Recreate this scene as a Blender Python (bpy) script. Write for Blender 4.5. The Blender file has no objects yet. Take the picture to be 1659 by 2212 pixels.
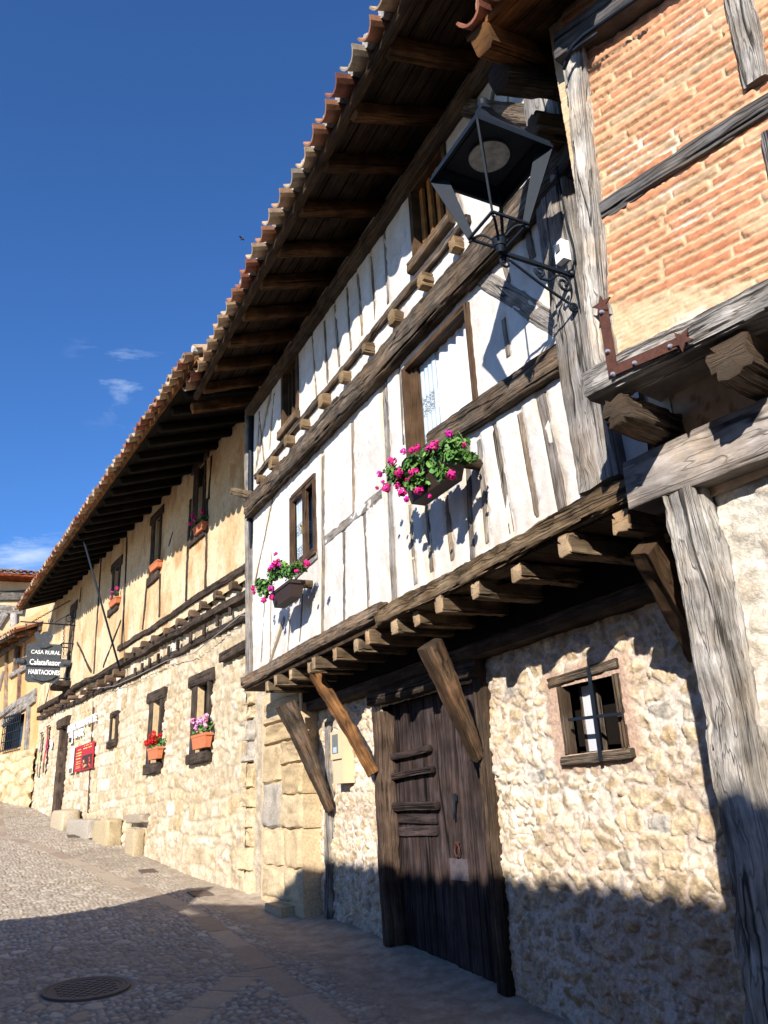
import bpy, math, random
import numpy as np
from mathutils import Vector, Matrix

# ------------------------------------------------------------ camera, sky, sun, exposure
sc = bpy.context.scene
COL = sc.collection
FPX, CX, CY = 1700.0, 829.5, 1106.0            # focal length and centre, in units of a 1659 x 2212 picture
_H = np.array([-70 - CX, -(1780 - CY), -FPX])
_V = np.array([600 - CX, 0, -FPX]); _V[1] = -(_V[0]*_H[0] + _V[2]*_H[2]) / _H[1]
_X = -_H/np.linalg.norm(_H); _Z = _V/np.linalg.norm(_V); _Y = np.cross(_Z, _X)
RW = np.array([_X, _Y, _Z])                     # camera axes -> world axes
cd = bpy.data.cameras.new('camera'); cam = bpy.data.objects.new('camera', cd); COL.objects.link(cam)
cd.sensor_fit = 'VERTICAL'; cd.sensor_height = 36.0; cd.lens = 36.0*FPX/2212.0
cd.clip_start = 0.05; cd.clip_end = 2000
cam.matrix_world = Matrix([list(RW[i]) + [0] for i in range(3)] + [[0, 0, 0, 1]])
sc.camera = cam

SUN = Vector((1.0, -1.0, 0.66)).normalized()    # towards the sun
elev = math.asin(SUN.z); azim = math.atan2(SUN.x, SUN.y)
w = bpy.data.worlds.new('World'); sc.world = w; w.use_nodes = True
nt = w.node_tree; nt.nodes.clear()
N = nt.nodes.new; L = nt.links.new
out = N('ShaderNodeOutputWorld'); bg = N('ShaderNodeBackground'); sky = N('ShaderNodeTexSky')
sky.sky_type = 'NISHITA'; sky.sun_disc = False; sky.sun_elevation = elev; sky.sun_rotation = azim
sky.altitude = 1000; sky.air_density = 1.0; sky.dust_density = 0.15; sky.ozone_density = 4.0
bg.inputs['Strength'].default_value = 0.075
tc = N('ShaderNodeTexCoord'); mp = N('ShaderNodeMapping'); mp.inputs['Scale'].default_value = (2.2, 2.2, 7.0)
L(tc.outputs['Generated'], mp.inputs['Vector'])
n1 = N('ShaderNodeTexNoise'); n1.inputs['Scale'].default_value = 1.7; n1.inputs['Detail'].default_value = 9; n1.inputs['Roughness'].default_value = 0.62; n1.inputs['Distortion'].default_value = 0.5
L(mp.outputs[0], n1.inputs['Vector'])
cr = N('ShaderNodeValToRGB'); cr.color_ramp.elements[0].position = 0.52; cr.color_ramp.elements[1].position = 0.80
L(n1.outputs['Fac'], cr.inputs['Fac'])
# wisps gather in two soft banks of the sky (directions), low over the far houses
def bank(d, r0, r1):
    nrm = N('ShaderNodeVectorMath'); nrm.operation = 'NORMALIZE'; L(tc.outputs['Generated'], nrm.inputs[0])
    ds = N('ShaderNodeVectorMath'); ds.operation = 'DISTANCE'; L(nrm.outputs[0], ds.inputs[0]); ds.inputs[1].default_value = d
    mr = N('ShaderNodeMapRange'); mr.interpolation_type = 'SMOOTHSTEP'
    mr.inputs['From Min'].default_value = r0; mr.inputs['From Max'].default_value = r1
    mr.inputs['To Min'].default_value = 1; mr.inputs['To Max'].default_value = 0
    L(ds.outputs['Value'], mr.inputs['Value']); return mr.outputs[0]
def wdir(u, v):
    d = RW @ np.array([u - CX, -(v - CY), -FPX]); return tuple(d/np.linalg.norm(d))
b1 = bank(wdir(258, 815), 0.005, 0.075); b2 = bank(wdir(25, 1150), 0.0, 0.085)
b3 = bank(wdir(395, 755), 0.0, 0.04)
mx = N('ShaderNodeMath'); mx.operation = 'MAXIMUM'; L(b1, mx.inputs[0]); L(b2, mx.inputs[1])
mx2 = N('ShaderNodeMath'); mx2.operation = 'MAXIMUM'; L(mx.outputs[0], mx2.inputs[0]); L(b3, mx2.inputs[1])
mm = N('ShaderNodeMath'); mm.operation = 'MULTIPLY'; L(cr.outputs['Color'], mm.inputs[0]); L(mx2.outputs[0], mm.inputs[1])
m3 = N('ShaderNodeMath'); m3.operation = 'MULTIPLY'; m3.use_clamp = True; L(mm.outputs[0], m3.inputs[0]); m3.inputs[1].default_value = 2.4
mixc = N('ShaderNodeMix'); mixc.data_type = 'RGBA'; L(m3.outputs[0], mixc.inputs['Factor'])
tn = N('ShaderNodeMix'); tn.data_type = 'RGBA'; tn.blend_type = 'MULTIPLY'; tn.inputs['Factor'].default_value = 1; L(sky.outputs[0], tn.inputs['A']); tn.inputs['B'].default_value = (.62, 1.0, 1.42, 1)
L(tn.outputs['Result'], mixc.inputs['A']); mixc.inputs['B'].default_value = (4.6, 5.8, 8.0, 1)
L(mixc.outputs['Result'], bg.inputs['Color']); L(bg.outputs[0], out.inputs['Surface'])

sl = bpy.data.lights.new('sun', 'SUN'); sl.energy = 5.0; sl.angle = math.radians(0.53); sl.color = (1.0, 0.945, 0.86)
so = bpy.data.objects.new('sun', sl); COL.objects.link(so)
so.rotation_euler = SUN.to_track_quat('Z', 'Y').to_euler()
sc.view_settings.view_transform = 'Standard'; sc.view_settings.look = 'None'
sc.view_settings.exposure = 0.88; sc.view_settings.gamma = 1.0
sc.cycles.max_bounces = 8; sc.cycles.diffuse_bounces = 3; sc.cycles.transparent_max_bounces = 12
sc.cycles.use_denoising = True

# ------------------------------------------------------------ rays to points on real surfaces
def ray(u, v): return RW @ np.array([u - CX, -(v - CY), -FPX])
def PY(u, v, y): d = ray(u, v); return d*(y/d[1])
def PZ(u, v, z): d = ray(u, v); return d*(z/d[2])
class Pl:
    """a vertical wall plane: origin (x, y), direction angle th; s runs along it, z is height"""
    def __init__(s, x, y, deg):
        s.o = np.array([x, y, 0.0]); a = math.radians(deg)
        s.t = np.array([math.cos(a), math.sin(a), 0]); s.n = np.array([math.sin(a), -math.cos(a), 0]); s.deg = deg   # n: out to the street
    def P(s, a, z, d=0.0): return s.o + s.t*a + s.n*d + np.array([0, 0, z])
    def at(s, u, v, d=0.0):
        r = ray(u, v); o = s.o + s.n*d; k = (s.n @ o)/(s.n @ r); p = r*k
        return float((p - o) @ s.t), float(p[2])
    def pt(s, u, v, d=0.0): a, z = s.at(u, v, d); return s.P(a, z, d)

# ------------------------------------------------------------ noise
def _h(ix, iy, iz, seed):
    with np.errstate(over='ignore'):
        h = (ix.astype(np.int64)*374761393 + iy.astype(np.int64)*668265263 + iz.astype(np.int64)*2147483647*3 + seed*974634777) & 0xffffffff
        h = ((h ^ (h >> 13))*1274126177) & 0xffffffff
        h = ((h ^ (h >> 16))*2246822519) & 0xffffffff
        return ((h ^ (h >> 15)) & 0xffffff)/float(0xffffff)
def vn(x, y, z=None, seed=0):
    x = np.asarray(x, float); y = np.asarray(y, float); z = np.zeros_like(x) if z is None else np.asarray(z, float)
    x0, y0, z0 = np.floor(x), np.floor(y), np.floor(z); fx, fy, fz = x-x0, y-y0, z-z0
    fx = fx*fx*(3-2*fx); fy = fy*fy*(3-2*fy); fz = fz*fz*(3-2*fz); r = 0
    for dx in (0, 1):
        for dy in (0, 1):
            for dz in (0, 1):
                r = r + _h(x0+dx, y0+dy, z0+dz, seed)*(fx if dx else 1-fx)*(fy if dy else 1-fy)*(fz if dz else 1-fz)
    return r*2 - 1
def fbm(x, y, z=None, seed=0, o=4):
    r = 0; a = 0.5; x = np.asarray(x, float); y = np.asarray(y, float); z = np.zeros_like(x) if z is None else z
    for i in range(o):
        r = r + a*vn(x, y, z, seed+i*17); x = x*2.03; y = y*2.03; z = z*2.03; a *= 0.5
    return r
def sst(a, b, x): t = np.clip((x-a)/(b-a), 0, 1); return t*t*(3-2*t)
def voro(x, y, seed, p=2.0, full=False):
    x0, y0 = np.floor(x), np.floor(y); f1 = np.full(x.shape, 9.0); f2 = np.full(x.shape, 9.0); idv = np.zeros(x.shape); z = x0*0; ox = z.copy(); oy = z.copy()
    for dx in (-1, 0, 1):
        for dy in (-1, 0, 1):
            cx = x0+dx; cy = y0+dy
            px = cx + 0.12 + 0.76*_h(cx, cy, z, seed); py = cy + 0.12 + 0.76*_h(cx, cy, z, seed+5)
            ax, ay = px-x, py-y; d = np.hypot(ax, ay) if p == 2 else (np.abs(ax)**p+np.abs(ay)**p)**(1/p); r = _h(cx, cy, z, seed+9)
            c = d < f1
            f2 = np.where(c, f1, np.minimum(f2, d)); idv = np.where(c, r, idv); f1 = np.where(c, d, f1); ox = np.where(c, ax, ox); oy = np.where(c, ay, oy)
    return (f1, f2, idv, ox, oy) if full else (f1, f2, idv)
def courses(x, z, hs, w, seed):
    """rows of blocks: heights hs (cumulative table), width w; returns id 0..1, distance to the block's edge, row"""
    i = np.clip(np.searchsorted(hs, z) - 1, 0, len(hs)-2); lo = hs[i]; hi = hs[i+1]
    zz = z*0; row = i.astype(float); ww = w*(0.75 + 0.5*_h(row, zz, zz, seed+3))
    xx = x/ww + 7.3*_h(row, zz, zz, seed)
    k = np.floor(xx)
    def b(k): return k + 0.62*(_h(k, row, zz, seed+1) - 0.5)
    k = np.where(xx < b(k), k-1, np.where(xx > b(k+1), k+1, k))
    ex = np.minimum(xx - b(k), b(k+1) - xx)*ww
    return _h(k, row, zz, seed+7), np.minimum(ex, np.minimum(z-lo, hi-z)), row, ex
def rows(z0, z1, a, b, seed):
    r = random.Random(seed); v = [z0]
    while v[-1] < z1: v.append(v[-1] + r.uniform(a, b))
    return np.array(v)

# ------------------------------------------------------------ object helpers
def tag(o, label=None, cat=None, group=None, kind=None):
    for k, v in (('label', label), ('category', cat), ('group', group), ('kind', kind)):
        if v: o[k] = v
    return o
def thing(name, loc, label, cat, group=None):
    o = bpy.data.objects.new(name, None); COL.objects.link(o); o.location = Vector([float(c) for c in loc]); o.empty_display_size = 0.2
    return tag(o, label, cat, group)
def link(name, me, mat, parent=None, smooth=True):
    if mat: me.materials.append(mat)
    if smooth: me.polygons.foreach_set('use_smooth', [True]*len(me.polygons))
    o = bpy.data.objects.new(name, me); COL.objects.link(o)
    if parent is not None:
        o.parent = parent
        if parent.type == 'EMPTY': o.matrix_parent_inverse = Matrix.Translation(-parent.location)
    return o
def clean(n): return n
class MB:
    def __init__(s): s.v = []; s.f = []; s.uv = []; s.c = []
    def add(s, v, f, uv=None, col=(1, 1, 1)):
        b = len(s.v); v = [tuple(map(float, p)) for p in v]; s.v += v
        s.f += [tuple(b+i for i in q) for q in f]
        s.uv += uv if uv is not None else [(p[0]*0.7+p[1]*0.7, p[2]) for p in v]
        s.c += [tuple(col)]*len(v)
    def box(s, c, size, rot=None, col=(1, 1, 1)):
        """axes: rot = 3 unit vectors"""
        c = np.array(c, float); R = np.eye(3) if rot is None else np.array(rot); h = np.array(size)/2
        v = [c + R[0]*h[0]*a + R[1]*h[1]*b + R[2]*h[2]*d for a in (-1, 1) for b in (-1, 1) for d in (-1, 1)]
        k = int(np.argmax(h)); o1, o2 = [i for i in range(3) if i != k]; w0_ = float(c @ np.array([.31, .57, .43])); uv = [(float((p-c) @ R[k])+w0_, float((p-c) @ R[o1] + (p-c) @ R[o2])+w0_*.3) for p in v]
        s.add(v, [(0, 1, 3, 2), (4, 6, 7, 5), (0, 4, 5, 1), (2, 3, 7, 6), (0, 2, 6, 4), (1, 5, 7, 3)], uv, col)
    def bar(s, p0, p1, w, h, up=(0, 0, 1), col=(1, 1, 1)):
        p0 = np.array(p0, float); p1 = np.array(p1, float); t = p1-p0; Ln = np.linalg.norm(t); t /= Ln
        a = np.array(up, float) if abs(np.array(up, float)@t) < .98 else np.array((0, 1.0, 0)); a = a - t*(a@t); a /= np.linalg.norm(a); b = np.cross(t, a)
        s.box((p0+p1)/2, (Ln, w, h), (t, b, a), col)
    def tube(s, pts, r, n=8, col=(1, 1, 1), flat=None):
        pts = [np.array(p, float) for p in pts]; vs = []; fs = []; uv = []; rr = r if hasattr(r, '__len__') else [r]*len(pts); Ls = 0
        up = np.array([0.12, 0.21, 0.97])
        for i, p in enumerate(pts):
            t = pts[min(i+1, len(pts)-1)] - pts[max(i-1, 0)]; t = t/(np.linalg.norm(t)+1e-9)
            u0 = up if flat is None else np.array(flat, float)
            a = u0 - t*(u0@t); a /= (np.linalg.norm(a)+1e-9); b = np.cross(t, a)
            fa, fb = (1, 1) if flat is None else (1.0, 0.3)
            if i: Ls += np.linalg.norm(p-pts[i-1])
            for k in range(n):
                g = 2*math.pi*k/n; vs.append(p + a*math.cos(g)*rr[i]*fa + b*math.sin(g)*rr[i]*fb); uv.append((Ls, k/n*2*math.pi*rr[i]))
        for i in range(len(pts)-1):
            for k in range(n): fs.append((i*n+k, i*n+(k+1) % n, (i+1)*n+(k+1) % n, (i+1)*n+k))
        fs.append(tuple(range(n-1, -1, -1))); fs.append(tuple((len(pts)-1)*n+k for k in range(n)))
        s.add(vs, fs, uv, col)
    def beam(s, p0, p1, w, h, nrm, seed=0, wob=0.012, rough=0.006, rnd=0.35, col=(1, 1, 1), step=0.05, taper=1.0, bow=0.0, M=20, chip=0.0, endc=1.0, zmax=None):
        """old timber: w in plane, h along nrm; wobbly edges, cracks along the grain, end grain"""
        p0 = np.array(p0, float); p1 = np.array(p1, float); t = p1-p0; Ln = np.linalg.norm(t); t /= Ln
        a = np.array(nrm, float); a -= t*(a@t); a /= np.linalg.norm(a); b = np.cross(t, a)
        n = max(3, int(Ln/step)+1); q = np.linspace(0, 1, n); x = q*Ln
        ang = 2*np.pi*(np.arange(M)+0.5)/M; cs, sn = np.cos(ang), np.sin(ang)
        ex = np.sign(cs)*np.abs(cs)**rnd; ey = np.sign(sn)*np.abs(sn)**rnd
        X, K = np.meshgrid(x, np.arange(M), indexing='ij'); sd = seed*3.7
        wv = 1 + (taper-1)*q + 0.07*fbm(x*1.7+sd, x*0+1.5, seed=seed+1, o=3)
        hv = 1 + 0.05*fbm(x*1.9+sd, x*0+7.5, seed=seed+2, o=3)
        cb = wob*fbm(x*0.8+sd, x*0+3.1, seed=seed+3, o=3)*2 + bow*np.sin(np.pi*q)
        gr = fbm(X*0.9+sd, K*1.9, seed=seed+4, o=2)
        g = -rough*np.clip(gr*2.2, 0, 1)**1 + rough*0.6*fbm(X*12+sd, K*0.9, seed=seed+5, o=2)
        g = g - rough*1.3*(np.abs(vn(X*0.55+sd, K*1.0, seed=seed+6)) < 0.05)
        if chip: g = g - chip*sst(0.1, 0.5, fbm(X*5+sd, K*0.6, seed=seed+8, o=3))
        P = (p0[None, None] + t*X[..., None] + b[None, None]*(cb[:, None, None] + (ex[None, :]*(w/2)*wv[:, None] + ex[None]*g)[..., None])
             + a[None, None]*((ey[None, :]*(h/2)*hv[:, None] + ey[None]*g)[..., None]))
        if zmax is not None: P[..., 2] = np.minimum(P[..., 2], zmax)
        v = P.reshape(-1, 3).tolist()
        per = np.arange(M)/M*2*(w+h)
        uv = [(float(x[i])+sd, float(per[k])+sd*0.3) for i in range(n) for k in range(M)]
        f = [(i*M+k, i*M+(k+1) % M, (i+1)*M+(k+1) % M, (i+1)*M+k) for i in range(n-1) for k in range(M)]
        for e, sgn in ((0, -1), (n-1, 1)):
            base = len(v); ctr = P[e].mean(0); c2 = ctr + t*sgn*0.004
            ring = (P[e]*0.9+ctr*0.1) + t*sgn*0.004
            v += ring.tolist(); v.append(c2.tolist())
            uv += [(sd + 0.02*math.cos(z_), sd+0.8*math.sin(z_)) for z_ in ang] + [(sd, sd)]
            for k in range(M):
                k2 = (k+1) % M
                q1 = (e*M+k, e*M+k2, base+k2, base+k); q2 = (base+k, base+k2, base+M)
                if sgn < 0: q1 = q1[::-1]; q2 = q2[::-1]
                f.append(q1); f.append(q2)
        base = len(s.v); s.add(v, f, uv, col)
        for i in range(n*M, len(v)): s.c[base+i] = tuple(q*endc for q in col)
    def build(s, name, mat, parent=None, smooth=False, auto=None):
        me = bpy.data.meshes.new(name); me.from_pydata(s.v, [], s.f); 
        uvl = me.uv_layers.new(name='UVMap'); li = np.zeros(len(me.loops), np.int32); me.loops.foreach_get('vertex_index', li)
        uvl.data.foreach_set('uv', np.array(s.uv, np.float32)[li].ravel())
        ca = me.color_attributes.new('Col', 'FLOAT_COLOR', 'POINT')
        c = np.ones((len(s.v), 4), np.float32); c[:, :3] = np.array(s.c, np.float32).reshape(-1, 3); ca.data.foreach_set('color', c.ravel())
        me.update(); o = link(name, me, mat, parent, smooth)
        if smooth and auto is not None: me.set_sharp_from_angle(angle=math.radians(auto))
        return o
def sheet(name, pts, nx, nz, col, mat, parent=None, keep=None, flip=False):
    """regular grid of points (nx*nz,3) -> mesh with vertex colours; keep = face mask"""
    i, j = np.meshgrid(np.arange(nx-1), np.arange(nz-1), indexing='ij'); a = i*nz + j
    q = np.stack([a, a+nz, a+nz+1, a+1], -1).reshape(-1, 4)
    if flip: q = q[:, ::-1]
    if keep is not None: q = q[keep.reshape(-1)]
    me = bpy.data.meshes.new(name); me.vertices.add(len(pts)); me.vertices.foreach_set('co', np.asarray(pts, np.float32).ravel())
    me.loops.add(len(q)*4); me.loops.foreach_set('vertex_index', q.ravel().astype(np.int32))
    me.polygons.add(len(q)); me.polygons.foreach_set('loop_start', np.arange(0, len(q)*4, 4, dtype=np.int32)); me.polygons.foreach_set('loop_total', np.full(len(q), 4, np.int32))
    me.update(calc_edges=True)
    ca = me.color_attributes.new('Col', 'FLOAT_COLOR', 'POINT'); c = np.ones((len(pts), 4), np.float32); c[:, :3] = col; ca.data.foreach_set('color', c.ravel())
    return link(name, me, mat, parent)
def inpoly(x, z, poly):
    r = np.zeros(x.shape, bool); n = len(poly)
    for i in range(n):
        x0, z0 = poly[i]; x1, z1 = poly[(i+1) % n]
        c = ((z0 > z) != (z1 > z)) & (x < (x1-x0)*(z-z0)/((z1-z0) + 1e-12) + x0); r ^= c
    return r
def panel(name, pl, s0, s1, z0, z1, res, hf, mat, parent=None, holes=(), keepf=None, d=0.0):
    """a wall face as real relief: hf(s, z) -> (height out of the wall, colour)"""
    s = np.arange(s0, s1+res*0.5, res); z = np.arange(z0, z1+res*0.5, res); S, Z = np.meshgrid(s, z, indexing='ij')
    h, c = hf(S, Z)
    P = pl.o + S[..., None]*pl.t + (h+d)[..., None]*pl.n; P[..., 2] = Z
    Sc = (S[:-1, :-1]+S[1:, 1:])/2; Zc = (Z[:-1, :-1]+Z[1:, 1:])/2; keep = np.ones(Sc.shape, bool)
    for hl in holes: keep &= ~inpoly(Sc, Zc, hl)
    if keepf is not None: keep &= keepf(Sc, Zc)
    return sheet(name, P.reshape(-1, 3), len(s), len(z), c.reshape(-1, 3), mat, parent, keep)
def rect(a, b, grow=0.0): return [(min(a[0], b[0])-grow, min(a[1], b[1])-grow), (max(a[0], b[0])+grow, min(a[1], b[1])-grow), (max(a[0], b[0])+grow, max(a[1], b[1])+grow), (min(a[0], b[0])-grow, max(a[1], b[1])+grow)]
def lerp(a, b, t): return np.asarray(a)*(1-t)[..., None] + np.asarray(b)*t[..., None]

# ------------------------------------------------------------ materials
def mat(name, col=(1, 1, 1), rough=0.85, vc=True, nscale=30.0, namt=0.18, bscale=60.0, bstr=0.3, bdist=0.01, metal=0.0, spec=0.3, noise2=None):
    m = bpy.data.materials.new(name); m.use_nodes = True; t = m.node_tree; N = t.nodes.new; L = t.links.new
    b = t.nodes['Principled BSDF']; b.inputs['Roughness'].default_value = rough; b.inputs['Metallic'].default_value = metal
    b.inputs['Specular IOR Level'].default_value = spec
    g = N('ShaderNodeNewGeometry')
    n = N('ShaderNodeTexNoise'); n.inputs['Scale'].default_value = nscale; n.inputs['Detail'].default_value = 6; n.inputs['Roughness'].default_value = 0.65
    L(g.outputs['Position'], n.inputs['Vector'])
    mr = N('ShaderNodeMapRange'); mr.inputs['From Min'].default_value = 0.3; mr.inputs['From Max'].default_value = 0.7
    mr.inputs['To Min'].default_value = 1-namt; mr.inputs['To Max'].default_value = 1+namt*0.6; L(n.outputs['Fac'], mr.inputs['Value'])
    vm = N('ShaderNodeVectorMath'); vm.operation = 'SCALE'; vm.inputs[0].default_value = col; L(mr.outputs[0], vm.inputs['Scale'])
    cur = vm.outputs[0]
    if noise2:                                   # (scale, colour, low, high, strength): patches of another tone
        n2 = N('ShaderNodeTexNoise'); n2.inputs['Scale'].default_value = noise2[0]; n2.inputs['Detail'].default_value = 7; n2.inputs['Roughness'].default_value = 0.7
        L(g.outputs['Position'], n2.inputs['Vector']); r2 = N('ShaderNodeMapRange'); r2.inputs['From Min'].default_value = noise2[2]; r2.inputs['From Max'].default_value = noise2[3]
        r2.inputs['To Max'].default_value = noise2[4]; L(n2.outputs['Fac'], r2.inputs['Value'])
        mx = N('ShaderNodeMix'); mx.data_type = 'RGBA'; L(r2.outputs[0], mx.inputs['Factor']); L(cur, mx.inputs['A']); mx.inputs['B'].default_value = (*noise2[1], 1); cur = mx.outputs['Result']
    if vc:
        at = N('ShaderNodeAttribute'); at.attribute_name = 'Col'; v2 = N('ShaderNodeVectorMath'); v2.operation = 'MULTIPLY'
        L(cur, v2.inputs[0]); L(at.outputs['Color'], v2.inputs[1]); cur = v2.outputs[0]
    L(cur, b.inputs['Base Color'])
    if bstr:
        n3 = N('ShaderNodeTexNoise'); n3.inputs['Scale'].default_value = bscale; n3.inputs['Detail'].default_value = 8; n3.inputs['Roughness'].default_value = 0.7
        L(g.outputs['Position'], n3.inputs['Vector']); bp = N('ShaderNodeBump'); bp.inputs['Strength'].default_value = bstr; bp.inputs['Distance'].default_value = bdist
        L(n3.outputs['Fac'], bp.inputs['Height']); L(bp.outputs[0], b.inputs['Normal'])
    return m
def wood(name, light, dark, warm=None, warmamt=0.5, vs=70.0, us=3.0, bstr=0.5, rough=0.85, contrast=(0.35, 0.62), bdist=0.02):
    m = bpy.data.materials.new(name); m.use_nodes = True; t = m.node_tree; N = t.nodes.new; L = t.links.new
    b = t.nodes['Principled BSDF']; b.inputs['Roughness'].default_value = rough; b.inputs['Specular IOR Level'].default_value = 0.12
    uv = N('ShaderNodeUVMap'); uv.uv_map = 'UVMap'
    wob = N('ShaderNodeTexNoise'); wob.inputs['Scale'].default_value = 3.0; L(uv.outputs[0], wob.inputs['Vector'])
    ws = N('ShaderNodeVectorMath'); ws.operation = 'SCALE'; ws.inputs['Scale'].default_value = 0.009; L(wob.outputs['Color'], ws.inputs[0])
    ad = N('ShaderNodeVectorMath'); L(uv.outputs[0], ad.inputs[0]); L(ws.outputs[0], ad.inputs[1])
    mp = N('ShaderNodeMapping'); mp.inputs['Scale'].default_value = (us, vs, 1); L(ad.outputs[0], mp.inputs['Vector'])
    n = N('ShaderNodeTexNoise'); n.inputs['Scale'].default_value = 1.0; n.inputs['Detail'].default_value = 7; n.inputs['Roughness'].default_value = 0.68; L(mp.outputs[0], n.inputs['Vector'])
    cr = N('ShaderNodeValToRGB'); e = cr.color_ramp.elements; e[0].position = contrast[0]; e[0].color = (*dark, 1); e[1].position = contrast[1]; e[1].color = (*light, 1); L(n.outputs['Fac'], cr.inputs['Fac'])
    cur = cr.outputs[0]
    if warm:
        g = N('ShaderNodeNewGeometry'); n2 = N('ShaderNodeTexNoise'); n2.inputs['Scale'].default_value = 4.0; n2.inputs['Detail'].default_value = 5; L(g.outputs['Position'], n2.inputs['Vector'])
        r2 = N('ShaderNodeMapRange'); r2.inputs['From Min'].default_value = 0.42; r2.inputs['From Max'].default_value = 0.66; r2.inputs['To Max'].default_value = warmamt; L(n2.outputs['Fac'], r2.inputs['Value'])
        vmm = N('ShaderNodeMix'); vmm.data_type = 'RGBA'; vmm.blend_type = 'MIX'; L(r2.outputs[0], vmm.inputs['Factor']); L(cur, vmm.inputs['A'])
        sc_ = N('ShaderNodeMapRange'); sc_.inputs['From Min'].default_value = 0.3; sc_.inputs['From Max'].default_value = 0.7; sc_.inputs['To Min'].default_value = 0.35; sc_.inputs['To Max'].default_value = 1.1; L(n.outputs['Fac'], sc_.inputs['Value'])
        wv = N('ShaderNodeVectorMath'); wv.operation = 'SCALE'; wv.inputs[0].default_value = warm; L(sc_.outputs[0], wv.inputs['Scale']); L(wv.outputs[0], vmm.inputs['B']); cur = vmm.outputs['Result']
    at = N('ShaderNodeAttribute'); at.attribute_name = 'Col'; v2 = N('ShaderNodeVectorMath'); v2.operation = 'MULTIPLY'; L(cur, v2.inputs[0]); L(at.outputs['Color'], v2.inputs[1])
    # fine long checks (drying cracks)
    mp2 = N('ShaderNodeMapping'); mp2.inputs['Scale'].default_value = (us*0.5, vs*0.45, 1); L(ad.outputs[0], mp2.inputs['Vector'])
    n4 = N('ShaderNodeTexNoise'); n4.inputs['Scale'].default_value = 1.0; n4.inputs['Detail'].default_value = 3; L(mp2.outputs[0], n4.inputs['Vector'])
    sb = N('ShaderNodeMath'); sb.operation = 'SUBTRACT'; L(n4.outputs['Fac'], sb.inputs[0]); sb.inputs[1].default_value = 0.5
    ab = N('ShaderNodeMath'); ab.operation = 'ABSOLUTE'; L(sb.outputs[0], ab.inputs[0])
    r4 = N('ShaderNodeMapRange'); r4.inputs['From Min'].default_value = 0.0; r4.inputs['From Max'].default_value = 0.022; L(ab.outputs[0], r4.inputs['Value'])
    mp3 = N('ShaderNodeMapping'); mp3.inputs['Scale'].default_value = (us*0.07, vs*0.11, 1); mp3.inputs['Location'].default_value = (3.3, 1.7, 0); L(ad.outputs[0], mp3.inputs['Vector'])
    n6 = N('ShaderNodeTexNoise'); n6.inputs['Scale'].default_value = 1.0; n6.inputs['Detail'].default_value = 3; n6.inputs['Roughness'].default_value = 0.5; L(mp3.outputs[0], n6.inputs['Vector'])
    s6 = N('ShaderNodeMath'); s6.operation = 'SUBTRACT'; L(n6.outputs['Fac'], s6.inputs[0]); s6.inputs[1].default_value = 0.5
    a6 = N('ShaderNodeMath'); a6.operation = 'ABSOLUTE'; L(s6.outputs[0], a6.inputs[0])
    r6 = N('ShaderNodeMapRange'); r6.inputs['From Min'].default_value = 0.003; r6.inputs['From Max'].default_value = 0.013; r6.inputs['To Min'].default_value = 0.15; L(a6.outputs[0], r6.inputs['Value'])
    r5 = N('ShaderNodeMapRange'); r5.inputs['To Min'].default_value = 0.5; r5.inputs['To Max'].default_value = 1.0; L(r4.outputs[0], r5.inputs['Value'])
    m6 = N('ShaderNodeMath'); m6.operation = 'MULTIPLY'; L(r5.outputs[0], m6.inputs[0]); L(r6.outputs[0], m6.inputs[1])
    g7 = N('ShaderNodeNewGeometry'); n7 = N('ShaderNodeTexNoise'); n7.inputs['Scale'].default_value = 5.0; n7.inputs['Detail'].default_value = 6; L(g7.outputs['Position'], n7.inputs['Vector'])
    r7 = N('ShaderNodeMapRange'); r7.inputs['From Min'].default_value = 0.35; r7.inputs['From Max'].default_value = 0.65; r7.inputs['To Min'].default_value = 0.62; r7.inputs['To Max'].default_value = 1.18; L(n7.outputs['Fac'], r7.inputs['Value'])
    m7 = N('ShaderNodeMath'); m7.operation = 'MULTIPLY'; L(m6.outputs[0], m7.inputs[0]); L(r7.outputs[0], m7.inputs[1])
    v3 = N('ShaderNodeVectorMath'); v3.operation = 'SCALE'; L(v2.outputs[0], v3.inputs[0]); L(m7.outputs[0], v3.inputs['Scale'])
    L(v3.outputs[0], b.inputs['Base Color'])
    hh = N('ShaderNodeMath'); hh.operation = 'MULTIPLY'; L(n.outputs['Fac'], hh.inputs[0]); L(m6.outputs[0], hh.inputs[1])
    bp = N('ShaderNodeBump'); bp.inputs['Strength'].default_value = bstr; bp.inputs['Distance'].default_value = bdist; L(hh.outputs[0], bp.inputs['Height']); L(bp.outputs[0], b.inputs['Normal'])
    return m
M_STONE = mat('stone', rough=0.95, nscale=38, namt=0.34, bscale=70, bstr=0.8, bdist=0.016, spec=0.12)
M_PLAST = mat('white_plaster', rough=0.92, nscale=14, namt=0.10, bscale=45, bstr=0.6, bdist=0.010, spec=0.12)
M_OCHRE = mat('ochre_plaster', rough=0.95, nscale=16, namt=0.22, bscale=36, bstr=0.6, bdist=0.014, spec=0.1)
M_BRICK = mat('brick_and_mortar', rough=0.93, nscale=70, namt=0.16, bscale=150, bstr=0.5, bdist=0.006, spec=0.15)
M_GROUND = mat('cobbles', rough=0.8, nscale=40, namt=0.2, bscale=70, bstr=0.4, bdist=0.008, spec=0.3)
M_TILE = mat('roof_tile', rough=0.85, nscale=25, namt=0.25, bscale=60, bstr=0.35, spec=0.25, noise2=(9, (.42, .38, .33), 0.52, 0.68, 0.55))
M_MORTAR = mat('roof_mortar', col=(.50, .47, .43), rough=0.95, nscale=30, namt=0.3, bscale=40, bstr=0.8, bdist=0.02)
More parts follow.
